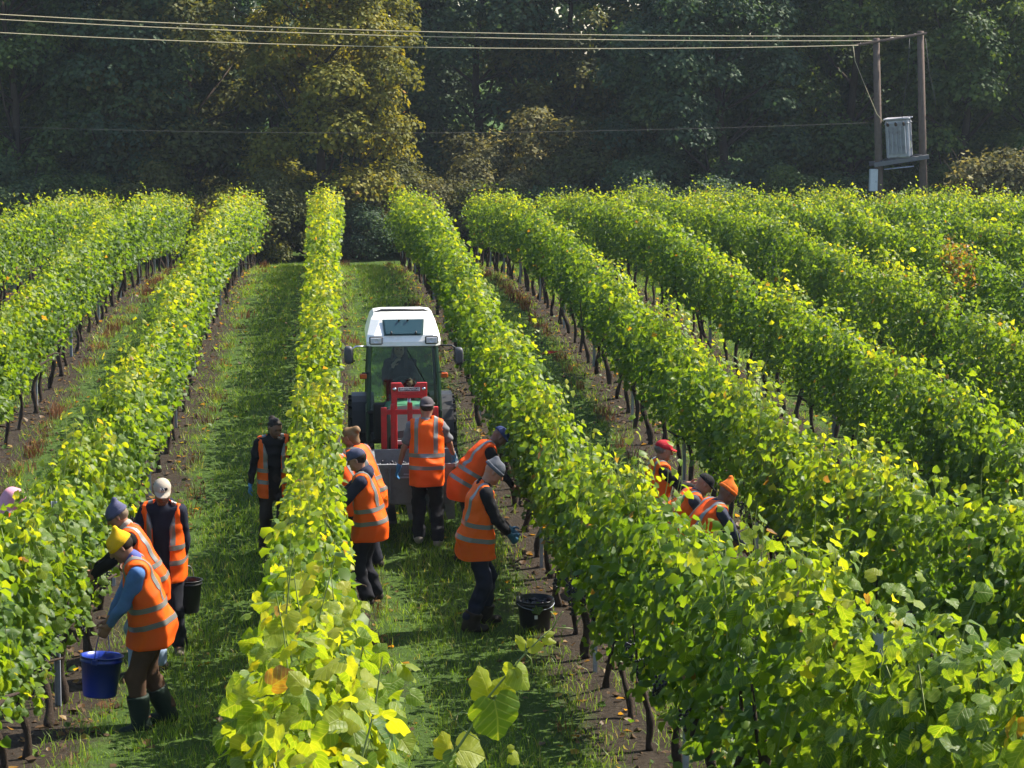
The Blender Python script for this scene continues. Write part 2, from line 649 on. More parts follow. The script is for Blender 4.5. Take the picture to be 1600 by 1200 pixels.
def row_leaves(X, y0, y1, seed, yellow=0.0, wide=1.0):
    """leaves that grow along shoots tied up between the wires"""
    r2 = np.random.default_rng(seed)
    n_sh = int((y1 - y0) * 40)
    ys_ = r2.uniform(y0, y1, n_sh)
    vig = smooth_noise(ys_, .9, seed)                     # vigour along the row
    tall = np.clip((ys_ - 44) / 24, 0, 1)                 # lusher towards the wood
    bulge = .5 + .5 * np.tanh(1.4 * smooth_noise(ys_, .55, seed + 21))
    zt = 2.0 + .30 * tall + .16 * vig + r2.normal(0, .09, n_sh) + np.where(r2.random(n_sh) < .10, r2.uniform(.08, .34, n_sh), 0)
    if X == 2.5:
        zt = zt + .14 * np.exp(-((ys_ - 14) / 3.5) ** 2)
    if X == -2.5:
        zt = zt - .38 * np.clip((20 - ys_) / 5, 0, 1)
    z0 = .52 + r2.uniform(-.04, .32, n_sh)
    x0 = r2.normal(0, .06, n_sh)
    xt = np.clip(r2.normal(0, .125, n_sh) * (.65 + .75 * bulge + .7 * tall), -.42, .42)
    droop = r2.random(n_sh) < .22
    sgn = np.where(r2.random(n_sh) < .5, -1, 1)
    m = 29
    t = (np.arange(m)[None, :] + r2.uniform(0, 1, (n_sh, m))) / m
    z = z0[:, None] + (zt - z0)[:, None] * t
    x = x0[:, None] + (xt - x0)[:, None] * t + .05 * np.sin(t * 7 + ys_[:, None] * 9)
    # drooping shoots bend over the top wire and hang outside the canopy
    td = np.clip((t - .55) / .45, 0, 1)
    zd = z0[:, None] + (1.95 - z0)[:, None] * np.minimum(t / .6, 1) - td ** 1.5 * r2.uniform(.25, .9, n_sh)[:, None]
    xd = (x0 + .12 * sgn)[:, None] * np.minimum(t / .55, 1) + sgn[:, None] * td * r2.uniform(.04, .30, n_sh)[:, None] * (.6 + .7 * bulge + .4 * tall)[:, None]
    z = np.where(droop[:, None], zd, z)
    x = np.where(droop[:, None], xd, x)
    y = ys_[:, None] + r2.normal(0, .12, n_sh)[:, None] * t + r2.normal(0, .04, (n_sh, m))
    # canes that stick out of the canopy, near the camera only
    CANES.clear()
    out_ = (droop | (zt > 2.2)) & (ys_ < 25) & (np.abs(x).max(1) < .30)
    for j in np.flatnonzero(out_):
        ks = [14, 18, 22, 25, 28]
        CANES.append(np.column_stack([X + x[j, ks] * wide - (.14 * np.clip((58 - ys_[j]) / 36, 0, 1) * np.clip((ys_[j] - 4.5) / 8, 0, 1) if abs(X) < 1 else 0), np.repeat(y[j, ks].mean(), 5) + np.linspace(-.03, .03, 5), z[j, ks] + gz(y[j, ks])]))
    side = np.where(r2.random((n_sh, m)) < .5, -1, 1)
    pet = r2.uniform(.02, .12, (n_sh, m))
    x = x + side * pet * (1 - .5 * t)
    z = z + r2.normal(0, .03, (n_sh, m))
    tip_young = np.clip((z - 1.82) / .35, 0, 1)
    size = r2.uniform(.046, .110, (n_sh, m)) * (1 - .45 * tip_young * r2.random((n_sh, m)))
    low = z < (.66 if X >= 5 else .50 if X == 2.5 else .58) + .12 * smooth_noise(y.ravel(), .6, seed + 5).reshape(y.shape)
    thin = r2.random((n_sh, m)) < np.clip(.10 + .16 * smooth_noise(y.ravel(), 1.1, seed + 9).reshape(y.shape), 0, .5) * (z < 1.7)
    # pockets between the shoots
    pk = 0
    for _ in range(6):
        d_ = unit(r2.normal(size=3)) * r2.uniform(16, 34)
        pk = pk + np.sin(x * d_[0] + y * d_[1] + z * d_[2] + r2.uniform(0, 6.3))
    pocket = (pk > .9) & (np.abs(x) > .10) & (r2.random((n_sh, m)) < .85)
    stray = np.abs(x) > (.28 if abs(X) < 1 else .34) + .14 * tall[:, None]
    keep = ~(low | thin | pocket | stray)
    x = x * wide * (1 + (.35 * np.clip((y - 28) / 25, 0, 1) if abs(X) < 1 else 0))
    if abs(X) < 1:                       # this row drifts to the left as it comes nearer
        x = x - .14 * np.clip((58 - y) / 36, 0, 1) * np.clip((y - 4.5) / 8, 0, 1)
    P = np.stack([X + x, y, z + gz(y)], -1)[keep]
    side, xo, size, tip_young = side[keep], x[keep], size[keep], tip_young[keep]
    N_ = len(P)
    sd = np.where(r2.random(N_) < .8, np.sign(xo + 1e-6 + .05 * side), side)
    nrm = np.stack([sd * r2.uniform(.25, 1.0, N_), r2.normal(0, .5, N_), r2.uniform(-.1, 1.0, N_) + .4 * tip_young], -1) + r2.normal(0, .38, (N_, 3))
    tip = np.stack([sd * r2.uniform(0, .8, N_), r2.normal(0, .6, N_), -r2.uniform(.2, 1.1, N_) + .6 * tip_young], -1)
    patch = .5 + .5 * np.tanh(smooth_noise(P[:, 1], 1.4, seed + 3))
    up_ = np.clip((P[:, 2] - gz(P[:, 1]) - 1.35) / .75, 0, 1)          # paler higher up: younger leaves, plus sunlit yellow of the tops put into tone
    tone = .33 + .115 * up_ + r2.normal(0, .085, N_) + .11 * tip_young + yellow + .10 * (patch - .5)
    u = r2.random(N_)
    tone = np.where(u < np.where(P[:, 1] > 24, .003, .010) + .05 * yellow, r2.uniform(.64, .80, N_), tone)
    tone = np.where(u > .994, r2.uniform(.93, 1.0, N_), tone)
    return P, nrm, tip, size, np.clip(tone, .02, 1), xo


# meshes shared by the leaves that are objects of their own
LEAF_ME = {}
TONES = np.array([.12, .22, .3, .38, .46, .54, .62, .70, .78, .97])


def leaf_mesh(k, ti):
    key = (k, ti)
    if key not in LEAF_ME:
        V, Fc = T_NEAR[k]
        me = np_mesh('leaf', V, Fc, True, np.full(len(V), TONES[ti]), co=np.column_stack([V[:, :2], np.ones(len(V))]))
        me.materials.append(VINE)
        LEAF_ME[key] = me
    return LEAF_ME[key]


def place_leaf(parent, p, n, tip, size, tone, k):
    n = n / np.linalg.norm(n)
    tip = tip - n * (tip @ n)
    tip /= np.linalg.norm(tip)
    r_ = np.cross(tip, n)
    o = bpy.data.objects.new('leaf', leaf_mesh(k, int(np.argmin(abs(TONES - tone)))))
    COL.objects.link(o)
    o.parent = parent
    M = np.eye(4)
    M[:3, 0], M[:3, 1], M[:3, 2], M[:3, 3] = r_ * size, tip * size, n * size, p
    o.matrix_local = Matrix(M.tolist())
    return o


# trunks, posts, grape clusters: a few meshes shared by all
def trunk_mesh(seed):
    r2 = np.random.default_rng(seed)
    b = MB()
    n = 9
    lean = r2.normal(0, .05, 2)
    pts, rs = [], []
    for i in range(n):
        t = i / (n - 1)
        w = .028 * math.sin(t * 7 + seed) * (0 if i == 0 else 1)
        pts.append((lean[0] * t + w, lean[1] * t * 2 + .03 * math.sin(t * 5 + seed * 2), -.06 + .86 * t))
        rs.append((.040 - .012 * t) * (1 + .22 * math.sin(i * 2.1 + seed)))
    b.tube(pts, rs, 7)
    e = np.array(pts[-2])
    for s in (-1, 1):     # the two arms tied along the lowest wire
        b.tube([e, e + (0, s * .12, .06), e + (.01, s * .34, .09 + .02 * s), e + (0, s * .55, .08)], [.026, .02, .015, .011], 6)
    b.tube([e, e + (.02, .03, .2), e + (.03, .02, .5)], [.018, .013, .008], 5)
    return b.mesh('trunk', VBARK)


TRUNKS = [trunk_mesh(s) for s in range(7)]
STEEL = mat('galvanised_steel', (.33, .36, .42), rough=.55, spec=.5, metal=.35, var=.25, scale=8, dirt=(.16, .14, .12), dscale=9)
WIRE = mat('wire', (.35, .35, .36), rough=.5, metal=.6)


def post_mesh(h):
    b = MB()
    w, d, t = .052, .036, .004
    poly = [(-w / 2, -d / 2), (-w / 2 + t, -d / 2), (-w / 2 + t, d / 2 - t), (w / 2 - t, d / 2 - t), (w / 2 - t, -d / 2), (w / 2, -d / 2),
            (w / 2, d / 2), (-w / 2, d / 2)]
    b.prism(poly, -.3, h, 'z')
    for k in range(7):      # lugs that carry the wires
        for s in (-1, 1):
            b.box((s * (w / 2 + .004), 0, .7 + k * .18), (.010, .018, .03), bev=.002)
    return b.mesh('post', STEEL)


POSTS = [post_mesh(h) for h in (1.72, 1.80, 1.88)]
GRAPE = mat('grape', (.012, .010, .022), rough=.35, spec=.5, var=.5, scale=30)


def ico():
    bm = bmesh.new()
    bmesh.ops.create_icosphere(bm, subdivisions=1, radius=1)
    V = np.array([v.co[:] for v in bm.verts])
    Fs = [[v.index for v in f.verts] for f in bm.faces]
    bm.free()
    return V, Fs


ICO = ico()


def cluster_mesh(seed):
    r2 = np.random.default_rng(seed)
    b = MB()
    for k in range(34):
        t = r2.random()
        a = r2.uniform(0, 6.28)
        rr = .042 * (1 - t) ** .6 * r2.uniform(.6, 1)
        b.add(ICO[0] * .0105 + (rr * math.cos(a), rr * math.sin(a), -.02 - .13 * t), ICO[1], True)
    b.tube([(0, 0, .05), (0, 0, -.02)], .003, 4)
    return b.mesh('grape_cluster', GRAPE)


CLUSTERS = [cluster_mesh(s) for s in range(3)]

# X, first and last metre of the row that the place shows, yellow tint, label
ROWSPEC = [
    (-7.5, 40, .05, 'third vine row left of the tractor alley, cut by the left frame edge'),
    (-5.0, 25, .05, 'vine row at far left, brown weeds and grass alley on its right'),
    (-2.5, 11.2, .065, 'vine row behind the blue bucket and the yellow-hatted picker'),
    (-.03, 4.2, .105, 'yellowest vine row running straight up the middle, left of the tractor'),
    (2.5, 5.0, .03, 'vine row right of the tractor, sweeping to the bottom right corner'),
    (5.0, 10.5, .03, 'vine row behind the red-capped picker, second right of the tractor'),
    (7.5, 17, .03, 'third vine row to the right of the tractor'),
    (10.0, 24, .02, 'fourth vine row to the right of the tractor'),
    (12.5, 30, .02, 'fifth vine row right of the tractor, with a browned patch'),
    (15.0, 37, .02, 'sixth vine row right of the tractor, below the transformer poles'),
    (17.5, 44, .02, 'seventh vine row right of the tractor, near the right frame edge'),
    (20.0, 50, .02, 'eighth vine row right of the tractor, under the olive bush'),
    (22.5, 57, .02, 'farthest vine row, a strip at the right frame edge')]
ROW_OBJ = {}
for ri, (X, y0, yel, lab) in enumerate(ROWSPEC):
    row = empty('vine_row', (X, Y_END, float(gz(Y_END))))
    tag(row, lab, 'vine row', 'vine rows across the field')
    ROW_OBJ[X] = row
    off = np.array([X, Y_END, float(gz(Y_END))])
    y1 = Y_END + [4.5, 4.0, .6, -1.6, .2, -.3, .4, 0, .3, -.2, .5, .2, .1][ri]
    P, nrm, tip, size, tone, xo = row_leaves(X, y0, y1, 100 + ri * 17, yel, 1.05 if abs(X) < 1 else 1.17)
    if X == 12.5:      # browned vine
        c = at_y(1495, 370, 0.1)
        pj = proj(P)
        brown = (np.abs(pj[0] - 1500) < 26) & (np.abs(pj[1] - 390) < 62) & (rng.random(len(P)) < .45)
        tone = np.where(brown, .98, tone)
    px, py, w = proj(P)
    # the 300 leaves that show largest: outside of the canopy, turned to the camera, inside the frame
    vis = (px > -20) & (px < 1620) & (py > 0) & (py < 1215)
    outer = ((np.abs(xo) > .2) & (np.sign(xo) == (-1 if X > .4 else 1)) | (P[:, 2] - gz(P[:, 1]) > 1.85)) if abs(X) > .4 else (P[:, 2] - gz(P[:, 1]) > 1.75)
    score = np.where(vis & outer, size / w, 0) * (F_PX)
    order = np.argsort(-score)[:300]
    order = order[score[order] >= 9.0]
    single = np.zeros(len(P), bool)
    single[order] = True
    for j in order:
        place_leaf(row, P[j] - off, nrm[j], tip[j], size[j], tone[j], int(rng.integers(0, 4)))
    rest = ~single
    dist = P[:, 1]
    for nm, T, lo, hi, grow in (('foliage', T_NEAR, -99, 9.5, 1.0), ('foliage', T_MID, 9.5, 24, 1.0), ('foliage', T_KITE, 24, 42, 1.12), ('foliage', T_KITE, 42, 99, 1.22)):
        s = rest & (dist >= lo) & (dist < hi) & (rng.random(len(P)) < {24: .95, 42: .80}.get(lo, 1))
        if s.sum() == 0:
            continue
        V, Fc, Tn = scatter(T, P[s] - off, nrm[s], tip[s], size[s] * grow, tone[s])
        co = None
        if T is T_NEAR:
            co = np.concatenate([np.tile(np.column_stack([tv[:, :2], np.ones(len(tv))]), (int(c_), 1)) for tv, c_ in zip([t_[0] for t_ in T], CNT)])
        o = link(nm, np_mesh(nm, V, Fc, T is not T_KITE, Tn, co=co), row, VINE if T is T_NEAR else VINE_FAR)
        o['kind'] = 'stuff'
    if CANES and X in (-2.5, -.03, 2.5, 5.0):
        b = MB()
        for c_ in CANES:
            b.tube([p_ - off for p_ in c_], [.0042, .0038, .0033, .0028, .0018], 4, cap=False)
        o = b.build('canes', CANE, row)
        o['kind'] = 'stuff'
    # trunks every 1.2 m, posts every 4.8 m, wires
    r2 = np.random.default_rng(900 + ri)
    k = 0
    y = y1 - .3
    while y > y0:
        me = TRUNKS[int(r2.integers(0, 7))]
        o = link('trunk', me, row)
        yy = y + r2.normal(0, .06)
        o.location = (r2.normal(0, .03), yy - off[1], float(gh(X, yy)) - off[2])
        o.rotation_euler = (r2.normal(0, .06), r2.normal(0, .05), r2.choice([0, math.pi]) + r2.normal(0, .25))
        sc = r2.uniform(.9, 1.15)
        o.scale = (sc * r2.uniform(.8, 1.25), sc, sc * .95)
        y -= 1.2
        k += 1
    y = y1 - .1
    ph = {2.5: 18.2, 5.0: 36.9, 7.5: 33.4, 10.0: 39.0, -2.5: 17.6, -5.0: 34.0}.get(X)
    if ph:
        y = y1 - ((y1 - ph) % 4.8)
    while y > y0:
        o = link('post', POSTS[int(r2.integers(0, 3))], row)
        o.location = (0, y - off[1], float(gz(y)) - off[2])
        o.rotation_euler = (r2.normal(0, .015), r2.normal(0, .02), r2.choice([0, math.pi / 2]))
        y -= 4.8
    for hgt in (.80, 1.15, 1.5):
        b = MB()
        yl = np.linspace(y0, y1, 14)
        b.tube([(.02 * (-1) ** int(hgt * 10), yv - off[1], float(gz(yv)) + hgt - off[2]) for yv in yl], .0016, 4)
        b.build('wire', WIRE, row)
    if X in (-2.5, 2.5, 5.0, -.03):
        sdx = 1 if X < 0 else -1
        for q in range(16):
            yv = max(y0 + 3, 12.5) + r2.uniform(0, 14)
            o = link('grape_cluster', CLUSTERS[q % 3], row)
            o.location = (sdx * r2.uniform(.08, .24), yv - off[1], float(gz(yv)) + r2.uniform(.72, 1.0) - off[2])
            o.rotation_euler = (r2.normal(0, .2), r2.normal(0, .2), r2.uniform(0, 6))
            o.scale = [r2.uniform(.9, 1.3)] * 3
# ================================================================== grass, weeds, fallen leaves
def alley_points(dens, half, lo=0.0):
    """random points in the grassed alleys that the camera can see"""
    out = []
    for c in np.arange(-6.25, 24, 2.5):
        y0 = max(4.0, (5.6 * abs(c) if c < 0 else 2.55 * c) - 4)
        n = int(dens * (Y_END + 1 - y0) * half * 2)
        y = y0 + (Y_END + 1 - y0) * rng.random(n)
        x = c + rng.uniform(-half, half, n)
        out.append(np.stack([x, y], -1))
    p = np.concatenate(out)
    z = gh(p[:, 0], p[:, 1])
    q = np.column_stack([p, z])
    px, py, w = proj(q)
    return q[(px > -60) & (px < 1660) & (py < 1260)]


def patchy(x, y):
    return (.5 * np.sin(x * 2.1 + 1.7 * np.sin(y * .9)) * np.sin(y * 1.3 + np.sin(x * 3)) + .5 * np.sin(x * 5.3 + y * 1.1) * np.sin(y * 4.7 - x * 2.2))


def blades(q, hgt, wid, tone, lean=.5):
    n = len(q)
    a = rng.uniform(0, 2 * math.pi, n)
    d = np.stack([np.cos(a), np.sin(a), np.zeros(n)], -1)
    l = rng.normal(0, lean, (n, 2))
    tipv = q + np.column_stack([l[:, 0] * hgt, l[:, 1] * hgt, hgt])
    mid = (q + tipv) / 2 + np.column_stack([-l * hgt[:, None] * .2, hgt * .12])
    V = np.stack([q - d * wid[:, None], q + d * wid[:, None], mid + d * wid[:, None] * .8, tipv, mid - d * wid[:, None] * .8], 1).reshape(-1, 3)
    b = np.arange(n)[:, None] * 5
    return V, b, np.repeat(tone, 5)


q = alley_points(640, 1.18)
dx = np.abs(((q[:, 0] + 1.25) % 2.5) - 1.25)       # distance from the nearest row
dx = np.minimum(dx, 2.5 - dx)
dn = np.abs((q[:, 0] % 2.5))
drow = np.minimum(dn, 2.5 - dn)
pt = patchy(q[:, 0], q[:, 1])
keep = (drow + .16 * pt + rng.normal(0, .14, len(q)) + np.where(rng.random(len(q)) < .22, .4, 0) * (pt > -.2) > .36) & (rng.random(len(q)) < np.clip(.80 + .65 * pt, .08, 1)) & \
       (rng.random(len(q)) < np.clip(24 / q[:, 1], .34, 1))
q, pt, drow = q[keep], pt[keep], drow[keep]
rut = (np.abs(drow - .72) < .11)              # worn wheel tracks
k2 = ~(rut & (rng.random(len(q)) < .5))
q, pt, rut = q[k2], pt[k2], rut[k2]
far = np.clip(q[:, 1] / 22, .8, 2.4)
hg = rng.uniform(.045, .125, len(q)) * (1 + .35 * pt) * np.where(rng.random(len(q)) < .06, 1.7, 1) * np.where(rut, .6, 1)
V, b, Tn = blades(q - (0, 0, .01), hg, .0042 * far, np.clip(.48 + .18 * pt + rng.normal(0, .16, len(q)) + np.where(rng.random(len(q)) < .09, .5, 0), 0, 1))
nr = q[:, 1] < 27
Fc = np.concatenate([b + np.array([0, 1, 3]) if 0 else b[~nr] + np.array([0, 1, 3]), b[nr] + np.array([0, 1, 2]), b[nr] + np.array([0, 2, 4]), b[nr] + np.array([4, 2, 3])])
g = link('grass', np_mesh('grass', V, Fc, False, Tn), None, GRASS)
tag(g, 'short green grass in the alleys between the vine rows', 'grass', kind='stuff')

# rusty dry weeds along the row edges
cl = []
for ri, (X, y0, yel, lab) in enumerate(ROWSPEC):
    for s in (-1, 1):
        if (X < 0 and s < 0) or (X > 0 and s > 0):
            continue
        n = int((Y_END - y0) * (1.7 if X in (-5.0, 5.0, 7.5) else .35))
        yv = rng.uniform(y0, Y_END, n)
        xv = X + s * (.52 + .13 * smooth_noise(yv, 3, ri) * .5 + rng.normal(0, .05, n))
        cl.append(np.stack([xv, yv], -1))
cl = np.concatenate(cl)
k = 26
pts = np.repeat(cl, k, 0) + rng.normal(0, .075, (len(cl) * k, 2))
big = np.repeat(rng.uniform(.35, 1.25, len(cl)), k)
q = np.column_stack([pts, gh(pts[:, 0], pts[:, 1]) - .01])
far = np.clip(q[:, 1] / 22, .8, 2.0)
V, b, Tn = blades(q, rng.uniform(.08, .26, len(q)) * big, .0045 * far, np.clip(np.repeat(rng.normal(.45, .22, len(cl)), k) + rng.normal(0, .15, len(q)), 0, 1), .35)
Fc = np.concatenate([b + np.array([0, 1, 2]), b + np.array([0, 2, 4]), b + np.array([4, 2, 3])])
g = link('dry_weeds', np_mesh('dry_weeds', V, Fc, False, Tn), None, WEED)
tag(g, 'rust brown dry weeds along the edges of the vine rows', 'weeds', kind='stuff')

# broken straw, stones of soil and fallen leaves under the vines
n = 17000
X = rng.choice([r[0] for r in ROWSPEC], n)
yv = rng.uniform(8, Y_END, n)
xv = X + rng.normal(0, .5, n)
q = np.column_stack([xv, yv, gh(xv, yv) + .012])
px, py, w = proj(q)
q = q[(px > -40) & (px < 1640) & (py < 1240)]
n = len(q)
nn = np.column_stack([rng.normal(0, .35, (n, 2)), np.ones(n)])
V, Fc, Tn = scatter(T_FAR, q, nn, rng.normal(size=(n, 3)), rng.uniform(.03, .10, n), np.clip(rng.choice([.25, .5, .9, .97, 1.0], n, p=[.12, .08, .05, .12, .63]) + rng.normal(0, .03, n), 0, 1))
g = link('leaf_litter', np_mesh('leaf_litter', V, Fc, False, Tn), None, VINE_FAR)
tag(g, 'fallen brown and yellow leaves on the soil under the vines', 'fallen leaves', kind='stuff')

# clods of soil
n = 8500
X = rng.choice([r[0] for r in ROWSPEC], n)
yv = rng.uniform(8, 55, n)
xv = X + rng.normal(0, .36, n)
sz = rng.uniform(.012, .05, n)
q = np.column_stack([xv, yv, gh(xv, yv) + sz * .2])
px, py, w = proj(q)
s = (px > -40) & (px < 1640) & (py < 1240)
q, sz = q[s], sz[s]
OV = np.array([(1, 0, 0), (-1, 0, 0), (0, 1, 0), (0, -1, 0), (0, 0, .7), (0, 0, -.7)], float)
OF = np.array([(0, 2, 4), (2, 1, 4), (1, 3, 4), (3, 0, 4), (2, 0, 5), (1, 2, 5), (3, 1, 5), (0, 3, 5)])
V = (q[:, None] + sz[:, None, None] * (OV[None] + rng.normal(0, .25, (len(q), 6, 3)))).reshape(-1, 3)
Fc = (OF[None] + (np.arange(len(q)) * 6)[:, None, None]).reshape(-1, 3)
g = link('soil_clods', np_mesh('soil_clods', V, Fc, False), None, mat('soil', (.075, .05, .032), rough=.95, spec=.05, var=.5, scale=3))
tag(g, 'small dark clods of soil under the vines', 'soil', kind='stuff')

# ================================================================== trees behind the field
_tl = np.array([(0, 0, 0), (.42, .45, -.12), (0, 1, -.05), (-.42, .45, -.12)], float)
T_TREE = [(_tl, np.array([(0, 1, 2), (0, 2, 3)])), (_tl * (1.25, .9, -1), np.array([(0, 1, 2), (0, 2, 3)]))]


def crown_mesh(seed, rx, ry, z0, z1, n_clump, n_leaf, size=.15, loose=0.0, rc=(.55, 1.25)):
    """leaves gathered in clumps spread through an egg-shaped crown"""
    r2 = np.random.default_rng(seed)
    a = r2.uniform(0, 2 * math.pi, n_clump)
    t = r2.uniform(0, 1, n_clump) ** .9
    rad = np.sqrt(r2.uniform(.30, 1.0, n_clump))
    prof = (1 - np.clip((t - .45) / .55, 0, 1) ** 2) ** .5 * (.78 + .22 * np.clip(t / .3, 0, 1)) * (1 + .12 * np.sin(a * 3 + seed))
    C = np.column_stack([rx * prof * rad * np.cos(a), ry * prof * rad * np.sin(a), z0 + (z1 - z0) * t])
    rcl = r2.uniform(rc[0], rc[1], n_clump)
    ci = r2.choice(n_clump, n_leaf, p=rcl ** 2 / np.sum(rcl ** 2))
    d = unit(r2.normal(size=(n_leaf, 3)))
    d[:, 2] = np.where(d[:, 2] < -.35, -d[:, 2], d[:, 2])
    rr = (.45 + .6 * r2.random(n_leaf) ** .6) * (1 + .2 * np.sin(d[:, 0] * 5 + ci) * np.cos(d[:, 1] * 6 + ci))
    P = C[ci] + d * (rcl[ci] * rr)[:, None] * np.array([1, 1, .72]) + r2.normal(0, .05 + loose, (n_leaf, 3))
    nrm = d + np.array([0, 0, .5]) + r2.normal(0, .5, (n_leaf, 3))
    tipd = d * .4 + np.array([0, 0, -.6]) + r2.normal(0, .6, (n_leaf, 3))
    ct = r2.normal(0, .16, n_clump)
    tone = np.clip(.42 + ct[ci] + r2.normal(0, .17, n_leaf), 0, 1)
    V, Fc, Tn = scatter(T_TREE, P, nrm, tipd, r2.uniform(.6, 1.3, n_leaf) * size, tone)
    me = np_mesh('crown', V, Fc, False, Tn)
    me.materials.append(TREE_G)
    return me, C


def trunk_limbs(seed, h, C, r0=.24):
    r2 = np.random.default_rng(seed + 50)
    b = MB()
    n = 8
    pts = [(.15 * math.sin(i * .9 + seed), .15 * math.cos(i * 1.1 + seed) - .15, -.3 + h * i / (n - 1)) for i in range(n)]
    b.tube(pts, [r0 * (1.25 if i == 0 else 1) * (1 - .8 * i / (n - 1)) for i in range(n)], 9)
    for j in r2.choice(len(C), min(26, len(C)), replace=False):
        c = C[j]
        k = int(np.clip((c[2] - 1.3) / h * (n - 1), 0, n - 2))
        s = np.array(pts[k])
        mid = s * .45 + c * .55 + np.array([0, 0, -.35]) + r2.normal(0, .2, 3)
        b.tube([s, mid, c], [.085 * (1 - .5 * k / n), .05, .018], 5)
    return b.mesh('trunk', BARK)


# shared crown shapes: (mesh, trunk)
CROWNS = []
for sd, rx, ry, z0, z1, nc, nl in ((11, 3.6, 2.8, .6, 12, 120, 43000), (12, 3.1, 2.6, .9, 12.5, 105, 38000), (13, 4.3, 3.0, .4, 11.5, 135, 47000), (14, 3.4, 2.8, 1.6, 12.5, 95, 36000)):
    me, C = crown_mesh(sd, rx, ry, z0, z1, nc, nl, .17)
    CROWNS.append((me, trunk_limbs(sd, z1 * .82, C)))


def tree(px, Y, kind, sc, m, label, rz=0.0, name='broadleaf_tree', group='trees along the wood edge', z=0.0, sz=None):
    Y += 9.5
    sc *= 1.13
    p = at_y(px, 290, Y)
    o = empty(name, (p[0], Y, float(gz(Y))), rz)
    tag(o, label, 'tree', group)
    o.scale = (sc, sc, sz or sc)
    c = link('crown', CROWNS[kind][0], o)
    c.material_slots[0].link = 'OBJECT'
    c.material_slots[0].material = m
    t = link('trunk', CROWNS[kind][1], o)
    return o


tree(20, 66.5, 0, .95, TREE_G, 'green leafy tree at the left frame edge', .4)
tree(165, 68.5, 2, .95, TREE_B, 'dark green tree second from the left frame edge', 2.2)
tree(300, 67.2, 1, 1.0, TREE_N, 'dull brown olive tree between dark green and golden trees', 3.4)
tree(505, 65.5, 0, .90, TREE_Y, 'golden olive autumn tree above the middle vine row', 5.2)
tree(745, 75.0, 3, 1.0, TREE_B, 'shadowed tree set back in the gap, sky glinting through', 1.1)
tree(890, 74.0, 1, 1.0, TREE_N, 'dull brownish tree behind the bramble bank', 4.3)
tree(1120, 67.0, 2, .92, TREE_B, 'broad dark blue green tree left of the pole transformer', .8)
tree(1330, 68.8, 1, 1.0, TREE_G, 'green tree just behind the pole transformer', 2.9)
tree(1500, 67.0, 0, .93, TREE_G, 'green tree with glinting leaves right of the transformer poles', 1.7)
tree(1660, 68.0, 2, .9, TREE_G, 'green tree cut by the right frame edge', 3.6)
tree(-130, 68.0, 1, 1.0, TREE_G, 'tree beyond the left frame edge', 2.6)
tree(420, 75.0, 3, 1.1, TREE_B, 'dark tree behind the golden olive tree', 2.0)
tree(615, 79.0, 2, 1.05, TREE_B, 'dark tree deep in the wood left of the gap', 4.0)
tree(235, 76.0, 0, 1.1, TREE_B, 'dark tree in the second line behind the brown olive tree', .2)
tree(80, 75.0, 2, 1.05, TREE_B, 'dark tree in the second line near the left frame edge', 5.0)
tree(1010, 76.0, 0, 1.1, TREE_B, 'dark tree in the second line behind the broad blue green tree', 3.9)
tree(1240, 76.0, 3, 1.15, TREE_B, 'dark tree in the second line left of the transformer poles', 1.2)
tree(1420, 76.0, 2, 1.05, TREE_B, 'dark tree in the second line behind the transformer poles', 5.5)
tree(1580, 76.0, 0, 1.1, TREE_B, 'dark tree in the second line near the right frame edge', 2.3)

# shrubs, brambles and undergrowth at the foot of the wood
SHR = [crown_mesh(31, 1.9, 1.3, .25, 2.5, 34, 12000, .12, .05, (.35, .7))[0],
       crown_mesh(32, 1.5, 1.2, .2, 1.9, 26, 9000, .11, .08, (.3, .6))[0],
       crown_mesh(33, 2.3, 1.4, .3, 3.6, 40, 14000, .13, .04, (.4, .8))[0]]


def shrub_stems(seed):
    r2 = np.random.default_rng(seed)
    b = MB()
    for k in range(16):
        a = r2.uniform(0, 6.28)
        l = r2.uniform(1.2, 3.0)
        d = np.array([math.cos(a) * .45, math.sin(a) * .35, 1.0])
        s = np.array([r2.normal(0, .35), r2.normal(0, .25), -.1])
        b.tube([s, s + d * l * .5, s + d * l + np.array([d[0] * .5, 0, -.15])], [.02, .013, .006], 4)
    return b.mesh('stem', BARK)


STEMS = [shrub_stems(s) for s in (1, 2, 3)]


def shrub(px, Y, kind, sc, m, label, rz=0.0, name='shrub'):
    Y += 9.5
    sc *= 1.18
    p = at_y(px, 290, Y)
    o = empty(name, (p[0], Y, float(gz(Y))), rz)
    tag(o, label, 'shrub', 'shrubs at the foot of the wood')
    o.scale = (sc, sc, sc)
    c = link('crown', SHR[kind], o)
    c.material_slots[0].link = 'OBJECT'
    c.material_slots[0].material = m
    link('stem', STEMS[kind], o)
    return o


shrub(362, 60.6, 1, .95, TREE_Y, 'small golden shrub peeking over the vine row end left of the middle row', .5)
shrub(432, 62.0, 2, .70, TREE_N, 'dark olive shrub beside the end of the middle vine row', 1.5)
shrub(560, 62.5, 1, .72, TREE_B, 'low dark shrub right of the far end of the middle row', 2.5)
shrub(690, 64.0, 0, .85, SCRUB, 'pale straggly scrub at the left end of the bramble bank', .1, 'bramble')
shrub(835, 67.5, 2, 1.15, SCRUB, 'tallest bramble bank with pale seed heads in the gap', 2.9, 'bramble')
shrub(770, 66.5, 2, .85, SCRUB, 'bramble bank below the sky glints', .9, 'bramble')
shrub(905, 66.0, 0, 1.2, TREE_N, 'dull bramble mound right of the pale seed heads', 4.1, 'bramble')
shrub(760, 63.5, 0, .85, TREE_N, 'low brown bramble mound in front of the gap', 5.1, 'bramble')
shrub(870, 62.8, 0, .8, TREE_B, 'low dark bush behind the ends of the right vine rows', 3.3)
